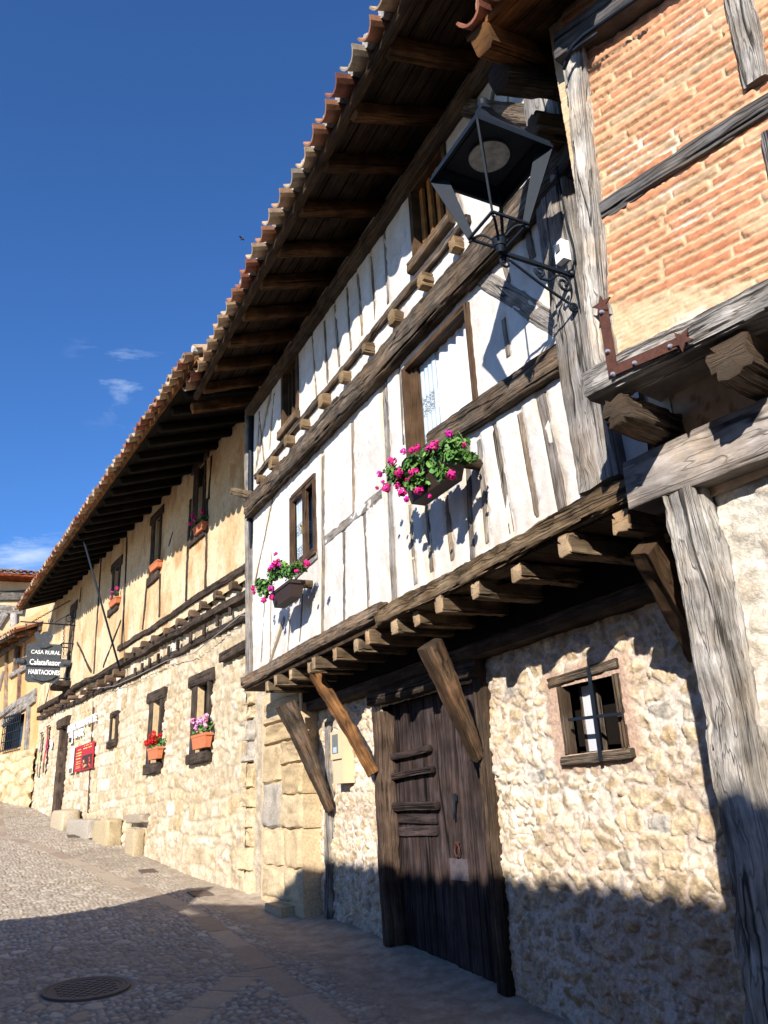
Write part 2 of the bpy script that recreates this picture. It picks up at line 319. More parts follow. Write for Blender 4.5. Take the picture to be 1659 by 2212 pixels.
W_GREY = wood('grey_timber', (.41, .38, .35), (.15, .132, .12), warm=(.42, .31, .20), warmamt=0.45, contrast=(0.26, 0.70), vs=150, us=4, bstr=.7)
W_PALE = wood('silvered_timber', (.54, .505, .46), (.14, .12, .105), warm=(.46, .35, .24), warmamt=0.45, contrast=(0.27, 0.62), vs=120, us=5, bstr=.9)
W_SHADE = wood('eave_shade_timber', (.016, .013, .011), (.007, .006, .005), vs=60, bstr=.2)  # near-black: the deep shade under the ochre eaves is put into the colour
W_BIG = wood('brown_timber', (.235, .185, .14), (.035, .027, .022), warm=(.24, .15, .085), warmamt=0.6, vs=120, us=3.5, contrast=(0.36, 0.66), bstr=0.9)
W_JOIST = wood('joist_timber', (.25, .18, .11), (.05, .034, .022), warm=(.21, .12, .055), warmamt=0.5, vs=130, us=4)
W_RAFT = wood('rafter_timber', (.30, .14, .05), (.09, .04, .016), warm=(.085, .048, .026), warmamt=0.8, vs=80)
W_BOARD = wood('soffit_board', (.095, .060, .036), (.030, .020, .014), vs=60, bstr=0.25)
W_DARK = wood('dark_timber', (.085, .062, .048), (.018, .013, .010), warm=(.14, .10, .07), warmamt=0.4, vs=120)
W_DOOR = wood('door_timber', (.070, .050, .047), (.014, .011, .012), warm=(.075, .042, .028), warmamt=0.45, vs=110, us=1.8, bstr=0.6)
W_FRAME = wood('window_timber', (.115, .070, .038), (.060, .033, .018), vs=45, bstr=0.15, rough=0.55, contrast=(0.3, 0.7))
W_SHUT = wood('orange_shutter', (.50, .20, .055), (.30, .10, .025), vs=30, bstr=0.1, rough=0.5)
M_IRON = mat('black_iron', col=(.012, .017, .026), rough=0.55, vc=False, bstr=0.10, spec=0.10)
M_RUST = mat('rusty_iron', col=(.085, .030, .018), rough=0.7, vc=False, nscale=60, namt=0.4, bscale=120, bstr=0.35, noise2=(30, (.035, .014, .010), 0.5, 0.62, 0.7))
M_BOLT = mat('steel_bolt', col=(.45, .48, .55), rough=0.35, vc=False, metal=0.6, bstr=0)
M_DARKIN = mat('dark_interior', col=(.012, .010, .009), rough=1.0, vc=False, bstr=0, spec=0)
M_WHITE = mat('white_cloth', col=(.50, .51, .54), rough=0.9, vc=False, nscale=40, namt=0.05, bstr=0.1)
M_PBOX = mat('brown_plastic', col=(.034, .020, .016), rough=0.6, vc=False, nscale=20, namt=0.2, bstr=0.08)
M_TERRA = mat('terracotta', col=(.48, .15, .065), rough=0.8, vc=False, nscale=20, namt=0.2, bstr=0.2)
M_CREAM = mat('cream_metal', col=(.60, .47, .30), rough=0.5, vc=False, nscale=8, namt=0.06, bstr=0)
M_LEAF = mat('geranium_leaf', rough=0.55, nscale=60, namt=0.2, bstr=0, spec=0.3)
M_PETAL = mat('petal', rough=0.7, nscale=60, namt=0.15, bstr=0, spec=0.2)
M_PAINT = mat('plain_paint', rough=0.7, nscale=25, namt=0.1, bstr=0.05)
M_SIGN = mat('slate_painted_board', col=(.055, .062, .072), rough=0.55, vc=False, nscale=18, namt=0.35, bscale=35, bstr=0.25, noise2=(12, (.16, .17, .18), 0.55, 0.75, 0.5))
M_CLOTH = mat('woven_cloth', rough=0.95, nscale=120, namt=0.25, bscale=200, bstr=0.3)
def glass(name, col, rough=0.08):
    m = bpy.data.materials.new(name); m.use_nodes = True; b = m.node_tree.nodes['Principled BSDF']
    b.inputs['Base Color'].default_value = (*col, 1); b.inputs['Roughness'].default_value = rough; b.inputs['Specular IOR Level'].default_value = 0.5
    return m
M_GLASS = glass('dark_glass', (.015, .018, .022))
def lace_mat():
    m = bpy.data.materials.new('lace_curtain'); m.use_nodes = True; t = m.node_tree; N = t.nodes.new; L = t.links.new
    b = t.nodes['Principled BSDF']; b.inputs['Base Color'].default_value = (.42, .49, .55, 1); b.inputs['Roughness'].default_value = 0.9
    uv = N('ShaderNodeUVMap'); uv.uv_map = 'UVMap'; v = N('ShaderNodeTexVoronoi'); v.inputs['Scale'].default_value = 34; v.feature = 'DISTANCE_TO_EDGE'; L(uv.outputs[0], v.inputs['Vector'])
    at = N('ShaderNodeAttribute'); at.attribute_name = 'Col'
    sp = N('ShaderNodeSeparateColor'); L(at.outputs['Color'], sp.inputs[0])
    mr = N('ShaderNodeMapRange'); mr.inputs['From Min'].default_value = 0.02; mr.inputs['From Max'].default_value = 0.09; mr.inputs['To Min'].default_value = 1.0; mr.inputs['To Max'].default_value = 0.35; L(v.outputs['Distance'], mr.inputs['Value'])
    mx = N('ShaderNodeMix'); L(sp.outputs['Red'], mx.inputs['Factor']); mx.inputs['A'].default_value = 0.86; L(mr.outputs[0], mx.inputs['B'])
    L(mx.outputs['Result'], b.inputs['Alpha']); return m
M_LACE = lace_mat()

# ------------------------------------------------------------ the street: one far sheet, a cobbled sheet on it
GX = [-400, -60, -40, -27.6, -25.5, -23.3, -18.4, -16.3, -13.7, -11.85, -10, -7.6, -5.5, 0, 10, 40, 400]
GZ = [7.0, 3.2, 1.6, .33, .12, -.1, -.47, -.68, -.92, -1.03, -1.15, -1.27, -1.40, -1.75, -2.3, -3.6, -9.0]
def gz(x): return np.interp(x, GX, GZ)
def onG(u, v):
    d = ray(u, v); d = d/np.linalg.norm(d); t = np.linspace(0.5, 60, 20000); p = d[None]*t[:, None]; return p[np.argmax(p[:, 2] < gz(p[:, 0]))]
gx = np.concatenate([np.linspace(-400, -60, 30), np.linspace(-58, 40, 99), np.linspace(45, 400, 25)]); gy = np.concatenate([np.linspace(-400, -20, 25), np.linspace(-18, 18, 13), np.linspace(20, 400, 25)])
A, B = np.meshgrid(gx, gy, indexing='ij'); pts = np.stack([A, B, gz(A)-0.09], -1).reshape(-1, 3)
tag(sheet('ground', pts, len(gx), len(gy), np.tile([.30, .25, .19], (len(pts), 1)), M_GROUND), kind='structure')
# stone drainage bands of the paving
BAND = [onG(*q)[:2] for q in ((0, 1805), (110, 1840), (200, 1878), (310, 1925), (420, 1973), (500, 2035), (600, 2118), (700, 2200))]
BAND = [np.array([-45, 1.0])] + BAND + [np.array([-4.2, 2.25])]
BAND2 = [np.array(onG(525, 2112)[:2]), np.array(onG(400, 2205)[:2]), np.array([-5.4, 0.2])]
def pdist(X, Y, pl):
    best = np.full(X.shape, 9.0); al = np.zeros(X.shape); acc = 0
    for i in range(len(pl)-1):
        a, b = pl[i], pl[i+1]; d = b-a; ln = np.hypot(*d); t = np.clip(((X-a[0])*d[0]+(Y-a[1])*d[1])/ln**2, 0, 1)
        q = np.hypot(X-a[0]-t*d[0], Y-a[1]-t*d[1]); c = q < best; best = np.where(c, q, best); al = np.where(c, acc+t*ln, al); acc += ln
    return best, al
xs = [-3.6]
while xs[-1] > -46: xs.append(xs[-1] - max(0.0135, 0.0026*abs(xs[-1]+3)**1.12))
xs = np.array(xs[::-1]); ys = np.concatenate([np.arange(-4.6, -0.3, 0.06), np.arange(-0.3, 4.35, 0.016)])
X, Y = np.meshgrid(xs, ys, indexing='ij')
wx = X + 0.05*fbm(X*3, Y*3, seed=3, o=2); wy = Y + 0.05*fbm(X*3, Y*3, seed=8, o=2)
f1, f2, idc = voro(wx/0.085, wy/0.058, 11)
k1, k2, idk = voro(wx/0.19, wy/0.13, 12); bigs = _h(np.floor(idk*997), X*0, X*0, 8) > .80; e = np.where(bigs, (k2-k1)*1.3, f2-f1); idc = np.where(bigs, idk, idc); peb = sst(0.04, 0.30, e); big = fbm(X*0.7, Y*0.7, seed=21, o=3)
wash = sst(0.0, 0.35, fbm(X*0.9+5, Y*0.9, seed=31, o=3) + 0.12)*0.45                 # areas where dirt covers the pebbles
edge = sst(2.65, 3.15, Y + 0.15*fbm(X*2, Y*2, seed=33))*sst(-16, -11, X)                       # rough cement strip along the houses
peb2 = peb*(1-wash*0.8)*(1-0.9*edge)
h = peb2*(0.010+0.010*idc) + 0.010*big + 0.006*fbm(X*14, Y*14, seed=41, o=3) + edge*0.008*fbm(X*25, Y*25, seed=43, o=3)
g1 = _h(np.floor(idc*999), X*0, X*0, 4)
stone = lerp(lerp((.31, .255, .195), (.54, .47, .375), g1), np.array((.40, .31, .22)), sst(0.75, 1, _h(np.floor(idc*777), X*0, X*0, 6)))
dirt = lerp((.20, .155, .115), (.31, .25, .185), np.clip(0.5+fbm(X*4, Y*4, seed=51), 0, 1))
cemc = lerp((.30, .235, .17), (.46, .38, .29), np.clip(0.5+1.3*fbm(X*9, Y*9, seed=53), 0, 1))
c = lerp(dirt, stone, peb2); c = lerp(c, cemc, edge*0.85)
for pl_, wd, kk in ((BAND, 0.115, 0.9), (BAND2, 0.125, 0.42)):
    dd, al = pdist(X, Y, pl_); inb = sst(wd+0.02, wd-0.01, dd + 0.012*fbm(X*9, Y*9, seed=61)); joint = sst(0.0, 0.012, np.abs((al % kk) - 0.012))
    h = h*(1-inb) + inb*(0.012*joint + 0.004*fbm(X*12, Y*12, seed=63)); bc = lerp((.30, .23, .17), (.40, .32, .24), np.clip(0.5+fbm(np.floor(al/kk), X*0, seed=65)*2+0.4*fbm(X*8, Y*8, seed=66), 0, 1)); c = lerp(c, bc*(0.55+0.45*joint)[..., None], inb)
# the paving swells a little towards the foot of the walls
MH = onG(187, 2138); hole = np.hypot(X-MH[0], Y-MH[1])
h = h*(1-sst(0.42, 0.33, hole)) + 0.0; c = lerp(c, np.array((.22, .18, .14)), sst(0.40, 0.35, hole)*0.8)
Zg = gz(X) + h + 0.05*sst(3.25, 3.75, Y)*sst(-3, -6, X)
o = sheet('street_paving', np.stack([X, Y, Zg], -1).reshape(-1, 3), len(xs), len(ys), c.reshape(-1, 3), M_GROUND); tag(o, kind='structure')

def slope_frame(x):
    a = (gz(x+0.3)-gz(x-0.3))/0.6; t = np.array([1, 0, a])/math.hypot(1, a); return t, np.array([0, 1.0, 0]), np.cross(t, [0, 1.0, 0])
def flat_cover(name, p, label, r=None, size=None, cat='drain cover', group=None):
    t, s, n = slope_frame(p[0]); p = np.array([p[0], p[1], gz(p[0])]) + n*0.012
    root = thing(name, p, label, cat, group)
    m = MB()
    if r:
        K = 48
        def ring(rr, z): return [p + t*rr*math.cos(2*math.pi*k/K) + s*rr*math.sin(2*math.pi*k/K) + n*z for k in range(K)]
        v = ring(r, -0.02) + ring(r, 0.004) + ring(r-0.03, 0.004) + ring(r-0.035, -0.003) + ring(0.01, -0.003); f = [(i*K+k, i*K+(k+1) % K, (i+1)*K+(k+1) % K, (i+1)*K+k) for i in range(4) for k in range(K)]
        m.add(v, f, col=(.13, .10, .085))
        for i in range(-7, 8):
            for j in range(-7, 8):
                if math.hypot(i, j)*0.041 < r-0.06 and (i+j) % 2 == 0: m.box(p + t*i*0.041 + s*j*0.041, (0.034, 0.034, 0.008), (t, s, n), col=(.15, .12, .10))
        m.build('lid', M_PAINT, root)
        f2_ = MB(); v = ring(r+0.035, -0.02) + ring(r+0.035, 0.006) + ring(r+0.004, 0.006) + ring(r+0.004, -0.02); f2_.add(v, [(i*K+k, i*K+(k+1) % K, (i+1)*K+(k+1) % K, (i+1)*K+k) for i in range(3) for k in range(K)], col=(.12, .10, .09)); f2_.build('rim', M_PAINT, root)
    else:
        m.box(p, (size[0], size[1], 0.02), (t, s, n), col=(.12, .07, .05))
        m.build('lid', M_PAINT, root)
        q = MB()
        for sg in (-1, 1): q.box(p + t*sg*(size[0]/2+0.012), (0.02, size[1]+0.05, 0.03), (t, s, n), col=(.10, .08, .07)); q.box(p + s*sg*(size[1]/2+0.012), (size[0], 0.02, 0.03), (t, s, n), col=(.10, .08, .07))
        q.build('rim', M_PAINT, root)
flat_cover('manhole_cover', MH, 'round cast iron manhole cover set in the shaded cobbles', r=0.30, cat='manhole cover')
flat_cover('drain_cover', onG(560*1.0-128, 1933), 'small brown drain cover where the shadow edge meets the wall foot', size=(.34, .22), group=None)
flat_cover('drain_cover', onG(319, 1884), 'small dark square drain cover in the sunlit cobbles', size=(.26, .2))
flat_cover('drain_cover', onG(160, 1808), 'farthest flat drain cover, up the street near the stone bench', size=(.5, .22))

# ------------------------------------------------------------ white half-timbered house
YU, YL = 3.05, 3.70
WU = Pl(0, YU, 0); WL = Pl(0, YL, 0)
OUT = np.array([0, -1.0, 0])
white = thing('white_timbered_house', (-6.3, 3.7, -1.3), 'white plastered half-timbered house with jettied upper floor above a rubble stone ground floor', 'house')
STUD = []          # ((u,v),(u,v), width) in the picture, laid on the real facade plane
def S_(*a): STUD.append(a)
S_((829.6, 800), (852, 1300), .17); S_((698, 985), (697, 1368), .12); S_((761, 915), (764, 1108), .085)
S_((743, 1150), (743, 1348), .10); S_((788, 1111), (797, 1315), .10); S_((589, 1079), (551, 1260), .085); S_((615, 1335), (578, 1448), .13)
S_((863, 790), (872, 960), .05); S_((886, 1090), (898, 1262), .09); S_((921, 1080), (933, 1235), .12); S_((963, 1072), (978, 1210), .10)
S_((1008, 955), (1020, 1208), .10); S_((1033, 952), (1054, 1172), .10); S_((1068, 916), (1106, 1150), .11); S_((1123, 893), (1162, 1118), .09); S_((1168, 855), (1214, 1098), .15)
S_((627, 1330), (622, 1405), .04); S_((655, 1275), (648, 1386), .05); S_((586, 1200), (584, 1420), .035); S_((573, 1290), (564, 1430), .03); S_((590, 1085), (578, 1130), .04)
S_((1087, 690), (1098, 770), .09); S_((1130, 640), (1143, 690), .10)
S_((1135, 480), (1150, 560), .12); S_((1085, 560), (1100, 612), .08); S_((1176, 500), (1192, 640), .05)
for u0, v0, u1, v1 in ((675, 725, 684, 858), (701, 693, 708, 826), (723, 660, 733, 792), (749, 622, 757, 757), (772, 592, 783, 724), (801, 550, 811, 690), (830, 495, 838, 655), (561, 890, 556, 1005), (593, 850, 583, 970), (571, 1000, 560, 890)):
    S_((u0, v0), (u1, v1), .075 if u0 > 600 else .06)
S_((587, 842), (552, 1015), .13); S_((1075, 150), (1060, 232), .11); S_((1100, 150), (1097, 240), .05); S_((1012, 330), (1003, 380), .10); S_((980, 400), (1000, 470), .10)
def seg(q): a = WU.at(*q[0]); b = WU.at(*q[1]); return a, b
SEG = [(*seg(q), q[2]) for q in STUD]
def W1(u, v, y=YU): p = PY(u, v, y); return (p[0], p[2])
# window openings of the upper floor: x0, x1, z0, z1
WIN = dict(large=(W1(875, 800)[0], W1(1034, 880)[0], W1(1036, 879)[1], W1(873, 800)[1]), small=(W1(630, 1100)[0], W1(684, 1100)[0], W1(628, 1238)[1], W1(684, 1022)[1]),
           garret_far=(W1(613, 920)[0], W1(646, 885)[0], W1(613, 928)[1], 5.34), garret_near=(W1(900, 560)[0], W1(977, 480)[0], W1(900, 560)[1], 5.34))
XL, XR = -9.86, -2.78
def h_plaster(s, z):
    dm = np.full(s.shape, 9.0)
    for a, b, wd in SEG:
        d = np.array(b)-np.array(a); t = np.clip(((s-a[0])*d[0]+(z-a[1])*d[1])/(d@d), 0, 1); q = np.hypot(s-a[0]-t*d[0], z-a[1]-t*d[1]) - wd*.4; dm = np.minimum(dm, q)
    f = fbm(s*2.2, z*2.2, seed=70, o=4); g = fbm(s*9, z*6, seed=71, o=4)
    k = fbm(s*24, z*18, seed=79, o=3)
    h = 0.006*f + 0.004*g + 0.004*k + 0.010*sst(-0.012, 0.022, dm + 0.03*g + .02*k) - 0.002
    cr = np.abs(fbm(s*3.0+2, z*3.0, seed=75, o=4)); crack = sst(0.012, 0.0, cr)*sst(0.12, 0.3, fbm(s*1.3, z*1.3, seed=77, o=2)); h = h - 0.006*crack
    base = lerp((.55, .505, .465), (.66, .63, .595), np.clip(0.5+1.2*f+.5*g, 0, 1))
    st = sst(0.05, -0.01, dm + 0.07*fbm(s*7, z*2.0, seed=72, o=3))*np.clip(0.55+1.4*fbm(s*3, z*1.5, seed=73, o=3), 0, 1)
    base = lerp(base, np.array((.56, .43, .28)), st*0.85)
    run = sst(.12, .5, fbm(s*13, z*.9, seed=95, o=4))*np.clip(.5+fbm(s*1.5, z*1.2, seed=96, o=3)*1.6, 0, 1); base = lerp(base, np.array((.42, .35, .28)), run*.34)
    blot = sst(.22, .5, fbm(s*2.6, z*2.6, seed=97, o=5)); base = lerp(base, np.array((.46, .38, .31)), blot*.35)
    lowdirt = sst(0.5, 0.0, z-1.62)*np.clip(fbm(s*8, z*3, seed=78)*1.6, 0, 1); base = lerp(base, np.array((.48, .38, .28)), lowdirt*0.7)
    return h, base*(1-0.35*crack)[..., None]
holes = [[(v[0], v[2]), (v[1], v[2]), (v[1], v[3]), (v[0], v[3])] for v in WIN.values()]
panel('plaster_wall', WU, XL, XR, 1.56, 5.55, 0.0135, h_plaster, M_PLAST, white, holes)
for i, (a, b, wd) in enumerate(SEG):
    m = MB(); m.beam(WU.P(a[0], a[1], -0.031), WU.P(b[0], b[1], -0.031), wd*.70, 0.075, OUT, seed=i+3, wob=0.006, rough=0.005, chip=0.006, col=((1, 1, 1), (.72, .70, .70), (1.0, .86, .70), (.85, .80, .72))[(i*7) % 4]); m.build('stud', W_GREY, white, smooth=True, auto=50)
def wbeam(name, q0, q1, wd, dep, m_, out=0.0, parent=white, y=YU, seed=1, **k):
    m = MB(); n = OUT; p0 = PY(*q0, y) - OUT*0 ; p1 = PY(*q1, y)
    m.beam(p0 + n*out, p1 + n*out, wd, dep, n, seed=seed, **k); return m.build(name, m_, parent, smooth=True, auto=50)
def xbeam(name, x0, z0, x1, z1, wd, dep, m_, out=0.0, parent=white, y=YU, seed=1, **k):
    m = MB(); m.beam((x0, y-out, z0), (x1, y-out, z1), wd, dep, OUT, seed=seed, **k); return m.build(name, m_, parent, smooth=True, auto=50)
# long horizontal timbers
xbeam('main_beam', -9.92, 3.90, -2.86, 3.83, .29, .26, W_BIG, out=0.0, seed=11, rough=0.022, wob=0.02, step=0.04, M=32, chip=0.012)
xbeam('floor_rail', -9.70, 4.30, -4.15, 4.34, .085, .12, W_BIG, out=0.0, seed=12, rough=0.012, chip=0.01, wob=0.02, M=24)
a = W1(702, 1168); b = W1(826, 1068); xbeam('mid_rail', a[0], a[1], b[0], b[1], .12, .09, W_GREY, out=-0.03, seed=13, chip=0.01)
a = W1(640, 1245); b = W1(688, 1200); xbeam('window_rail', a[0], a[1], b[0], b[1], .10, .08, W_GREY, out=-0.02, seed=14)
a = W1(940, 965); b = W1(1236, 765); xbeam('window_sill_beam', a[0], a[1], b[0]-0.02, b[1], .215, .16, W_BIG, out=0.0, seed=15, rough=0.013, chip=0.01, M=28, wob=0.02)
wbeam('diagonal_brace', (1043, 596), (1226, 712), .155, .09, W_GREY, out=-0.022, seed=16, rough=0.008)
wbeam('corner_post', (545, 1482), (540, 885), .13, .16, W_GREY, out=0.0, seed=17, chip=0.012, rough=0.01)
xbeam('corner_post', -3.10, 1.62, -3.12, 5.4, .34, .18, W_GREY, out=0.02, seed=18, rough=0.014, chip=0.008, M=32, wob=0.03)
xbeam('sill_beam', -9.95, 1.53, -5.92, 1.56, .155, .22, W_BIG, out=0.01, seed=19, rough=0.010, col=(1.5, 1.45, 1.4), M=28, chip=0.012)
xbeam('sill_beam', -5.98, 1.495, -2.83, 1.50, .16, .24, W_JOIST, out=0.015, seed=20, rough=0.02, chip=0.028, M=32, step=0.03)
xbeam('wall_plate', -9.9, 5.42, -2.8, 5.42, .17, .20, W_BIG, out=0.01, seed=21)
# joist ends showing in the facade, between rail and main beam
for i, q in enumerate(((987, 531), (922, 610), (856, 688), (799, 754), (747, 815), (704, 867), (660, 917), (626.5, 954), (592, 1001), (566, 1036))):
    p = PY(*q, YU-0.05); s_ = .11 + 0.02*((i*7) % 3); m = MB(); m.beam((p[0], YU-0.10-0.015*(i % 2), p[2]), (p[0], YU+0.3, p[2]+0.01), s_, s_*1.15, (0, 0, 1), seed=30+i, rnd=0.6, rough=0.012, chip=0.02, step=0.03, col=(1.35, 1.3, 1.2), endc=1.2); m.build('joist_end', W_JOIST, white, smooth=True, auto=50)
# jetty joists
JO = ((575, 1494, .15), (604.5, 1468.7, .12), (632, 1456, .12), (665, 1439.5, .12), (688, 1423, .12), (727.5, 1410, .12), (767, 1389.5, .14), (806.6, 1373, .12), (856.6, 1339.5, .15), (898, 1327, .14), (961, 1293.7, .14), (1031.6, 1256, .13), (1110.8, 1222.8, .14), (1230, 1174, .14), (1346, 1128, .17))
for i, (u, v, s_) in enumerate(JO):
    p = PY(u, v, 2.98); m = MB(); y0 = 2.99 - 0.03*((i*5) % 3); m.beam((p[0], y0, 1.355), (p[0]+0.02, 4.0, 1.365), s_*.92, .13, (0, 0, 1), seed=50+i, rnd=0.32, rough=0.012, chip=0.022 if i < 13 else 0.04, step=0.035, M=24, endc=2.7); m.build('joist', W_JOIST, white, smooth=True, auto=50)
m = MB()
for i in range(36):
    x = -9.85+i*0.2; m.bar((x, 2.98, 1.440), (x, 4.05, 1.440), 0.196, 0.03, col=(.6+.4*random.Random(i).random(),)*3)
m.build('jetty_boards', W_BOARD, white)
xbeam('wall_head_beam', -10.0, 1.20, -2.75, 1.20, .22, .26, W_DARK, y=YL, out=0.03, seed=22)
# braces under the jetty
def brace(q0, y0, q1, y1, w_, d_, mt, seed, col=(1, 1, 1), taper=0.8):
    m = MB(); a = PY(*q0, y0); b = PY(*q1, y1); a = a - (b-a)*.03; m.beam(a, b, w_, d_, (1, 0, 0), seed=seed, rough=0.012, chip=0.012, zmax=1.292, step=.03, rnd=0.2, col=col, taper=taper, wob=0.02, M=24); m.build('brace', mt, white, smooth=True, auto=50)
brace((618, 1528), 3.12, (712, 1752), 3.62, .25, .09, W_BIG, 61, taper=0.40, col=(.8, .75, .72))
brace((672, 1440), 3.02, (806, 1672), 3.56, .13, .10, W_RAFT, 62, taper=0.8)
brace((936, 1396), 3.12, (1030, 1640), 3.60, .20, .11, W_BIG, 63, taper=0.5, col=(.85, .72, .62))
brace((1402, 1180), 3.10, (1512, 1420), 3.62, .20, .12, W_JOIST, 64, taper=0.5, col=(.65, .55, .5))
wbeam('wall_post', (716, 1560), (718, 1990), .10, .10, W_GREY, y=YL, out=0.03, seed=65, rough=0.012, chip=0.012, wob=0.025)

# ground floor wall of rubble in pale mortar
DX0, DX1, DZ1 = PY(840, 1800, YL)[0], PY(1076, 2000, YL)[0], 0.93
LW = dict(x0=PY(1222, 1600, YL)[0], x1=PY(1345, 1560, YL)[0], z0=PY(1232, 1629, YL)[2], z1=PY(1230, 1480, YL)[2])
def h_rubble(s, z):
    ws = s + 0.09*fbm(s*5, z*5, seed=80, o=4); wz = z + 0.07*fbm(s*5+9, z*5, seed=81, o=4)
    f1, f2, idv, ox, oy = voro(ws/0.175, wz/0.12, 83, 3.2, True); e = f2-f1
    g1, g2, idw = voro(ws/0.085, wz/0.07, 84); e2 = g2-g1
    sz = _h(np.floor(idv*997), s*0, s*0, 2); r2 = _h(np.floor(idv*991), s*0, s*0, 3)
    left = sst(-8.0, -7.4, s); 
    cover = np.clip(0.45 + 1.5*fbm(s*1.4, z*1.4, seed=85, o=3), -.1, 1.3)
    big = sst(0.07+0.20*cover, 0.13+0.24*cover, e+0.14*fbm(s*11, z*11, seed=92, o=4))*(sz > 0.20)
    sm = sst(0.12, 0.3, e2)*(sz <= 0.22)*(_h(np.floor(idw*997), s*0, s*0, 12) > 0.25)
    mk = np.clip(big+sm, 0, 1); n = fbm(s*16, z*16, seed=86, o=4)
    idr = np.where(big > sm, r2, _h(np.floor(idw*997), s*0, s*0, 5))
    fine = fbm(s*34, z*34, seed=93, o=2); rid = -np.abs(fbm(s*9, z*13, seed=94, o=3))
    tx = _h(np.floor(idv*983), s*0, s*0, 21)-.5; ty = _h(np.floor(idv*983), s*0, s*0, 22)-.62; tilt = np.clip(ox*tx*1.6+oy*ty*1.6, -.5, .5)
    h = mk*(0.006+0.010*idr+.024*tilt) + 0.020*n*(0.6+0.4*mk) + 0.028*fbm(s*3.5, z*4.5, seed=87, o=3) + .006*fine + .018*rid - 0.004*sst(0.05, 0.0, np.abs(mk-0.5)-0.2)
    st = lerp(lerp((.47, .34, .20), (.65, .54, .39), idr), np.array((.36, .33, .29)), sst(0.86, 0.95, sz)); st = lerp(st, np.array((.50, .33, .17)), sst(0.6, 0.8, idr)*0.35)
    st = st*(1+0.55*n)[..., None]; mo = lerp((.60, .475, .375), (.74, .65, .55), np.clip(0.5+1.3*fbm(s*2.5, z*2.5, seed=88, o=3)+0.3*n, 0, 1))
    mk2 = mk*np.clip(0.95 + 1.5*fbm(s*7, z*7, seed=89, o=3), 0.12, 1)
    c = lerp(mo, st, mk2); crev = np.exp(-((mk-.30)/.16)**2)*np.clip(.5+2*fbm(s*8, z*8, seed=98, o=3), 0, 1); c = c*(1-.38*crev)[..., None]; h = h - .007*crev
    # pinkish render patched round the little window and the ochre daub at the pier
    rw = np.maximum(np.abs(s-(LW['x0']+LW['x1'])/2)-(LW['x1']-LW['x0'])/2, np.abs(z-(LW['z0']+LW['z1'])/2)-(LW['z1']-LW['z0'])/2)
    pk = sst(0.17, 0.07, rw + 0.08*fbm(s*6, z*6, seed=90)); h = h*(1-0.8*pk) + 0.004*n*pk + 0.012*pk; c = lerp(c, np.array((.52, .35, .26)), pk*0.9)
    oc = sst(-9.3, -9.75, s+0.2*n); h = h*(1-0.75*oc); c = lerp(c, np.array((.56, .385, .21)), oc*0.85)
    return h, c
holesL = [[(DX0, -3), (DX1, -3), (DX1, DZ1), (DX0, DZ1)], [(LW['x0'], LW['z0']), (LW['x1'], LW['z0']), (LW['x1'], LW['z1']), (LW['x0'], LW['z1'])]]
panel('rubble_wall', WL, -10.6, -2.5, -1.75, 1.45, 0.0105, h_rubble, M_STONE, white, holesL)
# body of the house behind the faces
m = MB(); m.box((-6.5, 7.0, 0.4), (8.0, 6.0, 4.3)); m.box((-6.35, 6.6, 3.4), (6.95, 6.2, 4.4)); m.build('rear_walls', M_DARKIN, white)
for xx in (-9.84, -2.80): m = MB(); m.box((xx, 3.75, 3.45), (0.06, 1.3, 3.9), col=(.6, .5, .4)); m.build('side_wall', M_OCHRE, white)

# door: plank leaves between rough posts
door = MB(); y0 = YL+0.10
dz0 = -1.52
def plank(m, x0, x1, z0, z1, y, seed, th=0.04):
    m.beam(((x0+x1)/2, y, z0), ((x0+x1)/2, y, z1), abs(x1-x0)-0.006, th, OUT, seed=seed, rnd=0.12, wob=0.002, rough=0.004, M=16, step=0.08, col=(0.8+0.35*random.Random(seed).random(),)*3)
xm = PY(985, 1900, YL+0.1)[0]; xa = DX0+.04
ps = [xa, xa+.17, xa+.42, xa+.66, xm]; 
for i in range(4): plank(door, ps[i], ps[i+1], dz0, DZ1, y0, 100+i)
dr = door.build('door', W_DOOR, white, smooth=True, auto=50)
m = MB(); ps = [xm, xm+.20, xm+.40, DX1+0.0]
for i in range(3): plank(m, ps[i], ps[i+1], dz0, DZ1, y0-0.02, 110+i)
m.build('door_leaf', W_DOOR, dr, smooth=True, auto=50)
for (a, b, r_) in (((840, 1633), (928, 1615), .036), ((846, 1679), (936, 1667), .036), ((846, 1741), (945, 1739), .042)):
    m = MB(); A_ = PY(*a, y0-0.055); B_ = PY(*b, y0-0.055); m.beam(A_, B_, r_*1.9, r_*1.5, OUT, seed=int(a[1]), rnd=0.7, rough=0.006, wob=0.02); m.build('rung', W_DOOR, dr, smooth=True, auto=60)
for k, (v0, dk) in enumerate(((1771, .9), (1793, 1.6))):
    m = MB(); A_ = PY(862, v0, y0-0.03); B_ = PY(945, v0-1, y0-0.03); m.beam(A_, B_, .085, .03, OUT, seed=120+k, rnd=0.2, col=(dk, dk, dk)); m.build('hatch_board', W_DOOR, dr, smooth=True, auto=50)
p = PY(986, 1790, y0-0.06); q0 = PY(983, 1722, y0-0.07); m = MB(); m.tube([q0, (p+q0)/2 + OUT*0.02, PY(982, 1770, y0-0.07)], 0.010); m.box(q0, (.03, .02, .06)); m.build('door_handle', M_IRON, dr)
p = PY(988, 1836, y0-0.07); m = MB(); m.tube([p + np.array([.04*math.cos(a), -0.005, .05*math.sin(a)]) for a in np.linspace(0, 2*math.pi, 17)], 0.007, n=6); m.box(p+np.array([0, 0.0, .055]), (.02, .03, .02)); m.build('ring_knocker', M_RUST, dr)
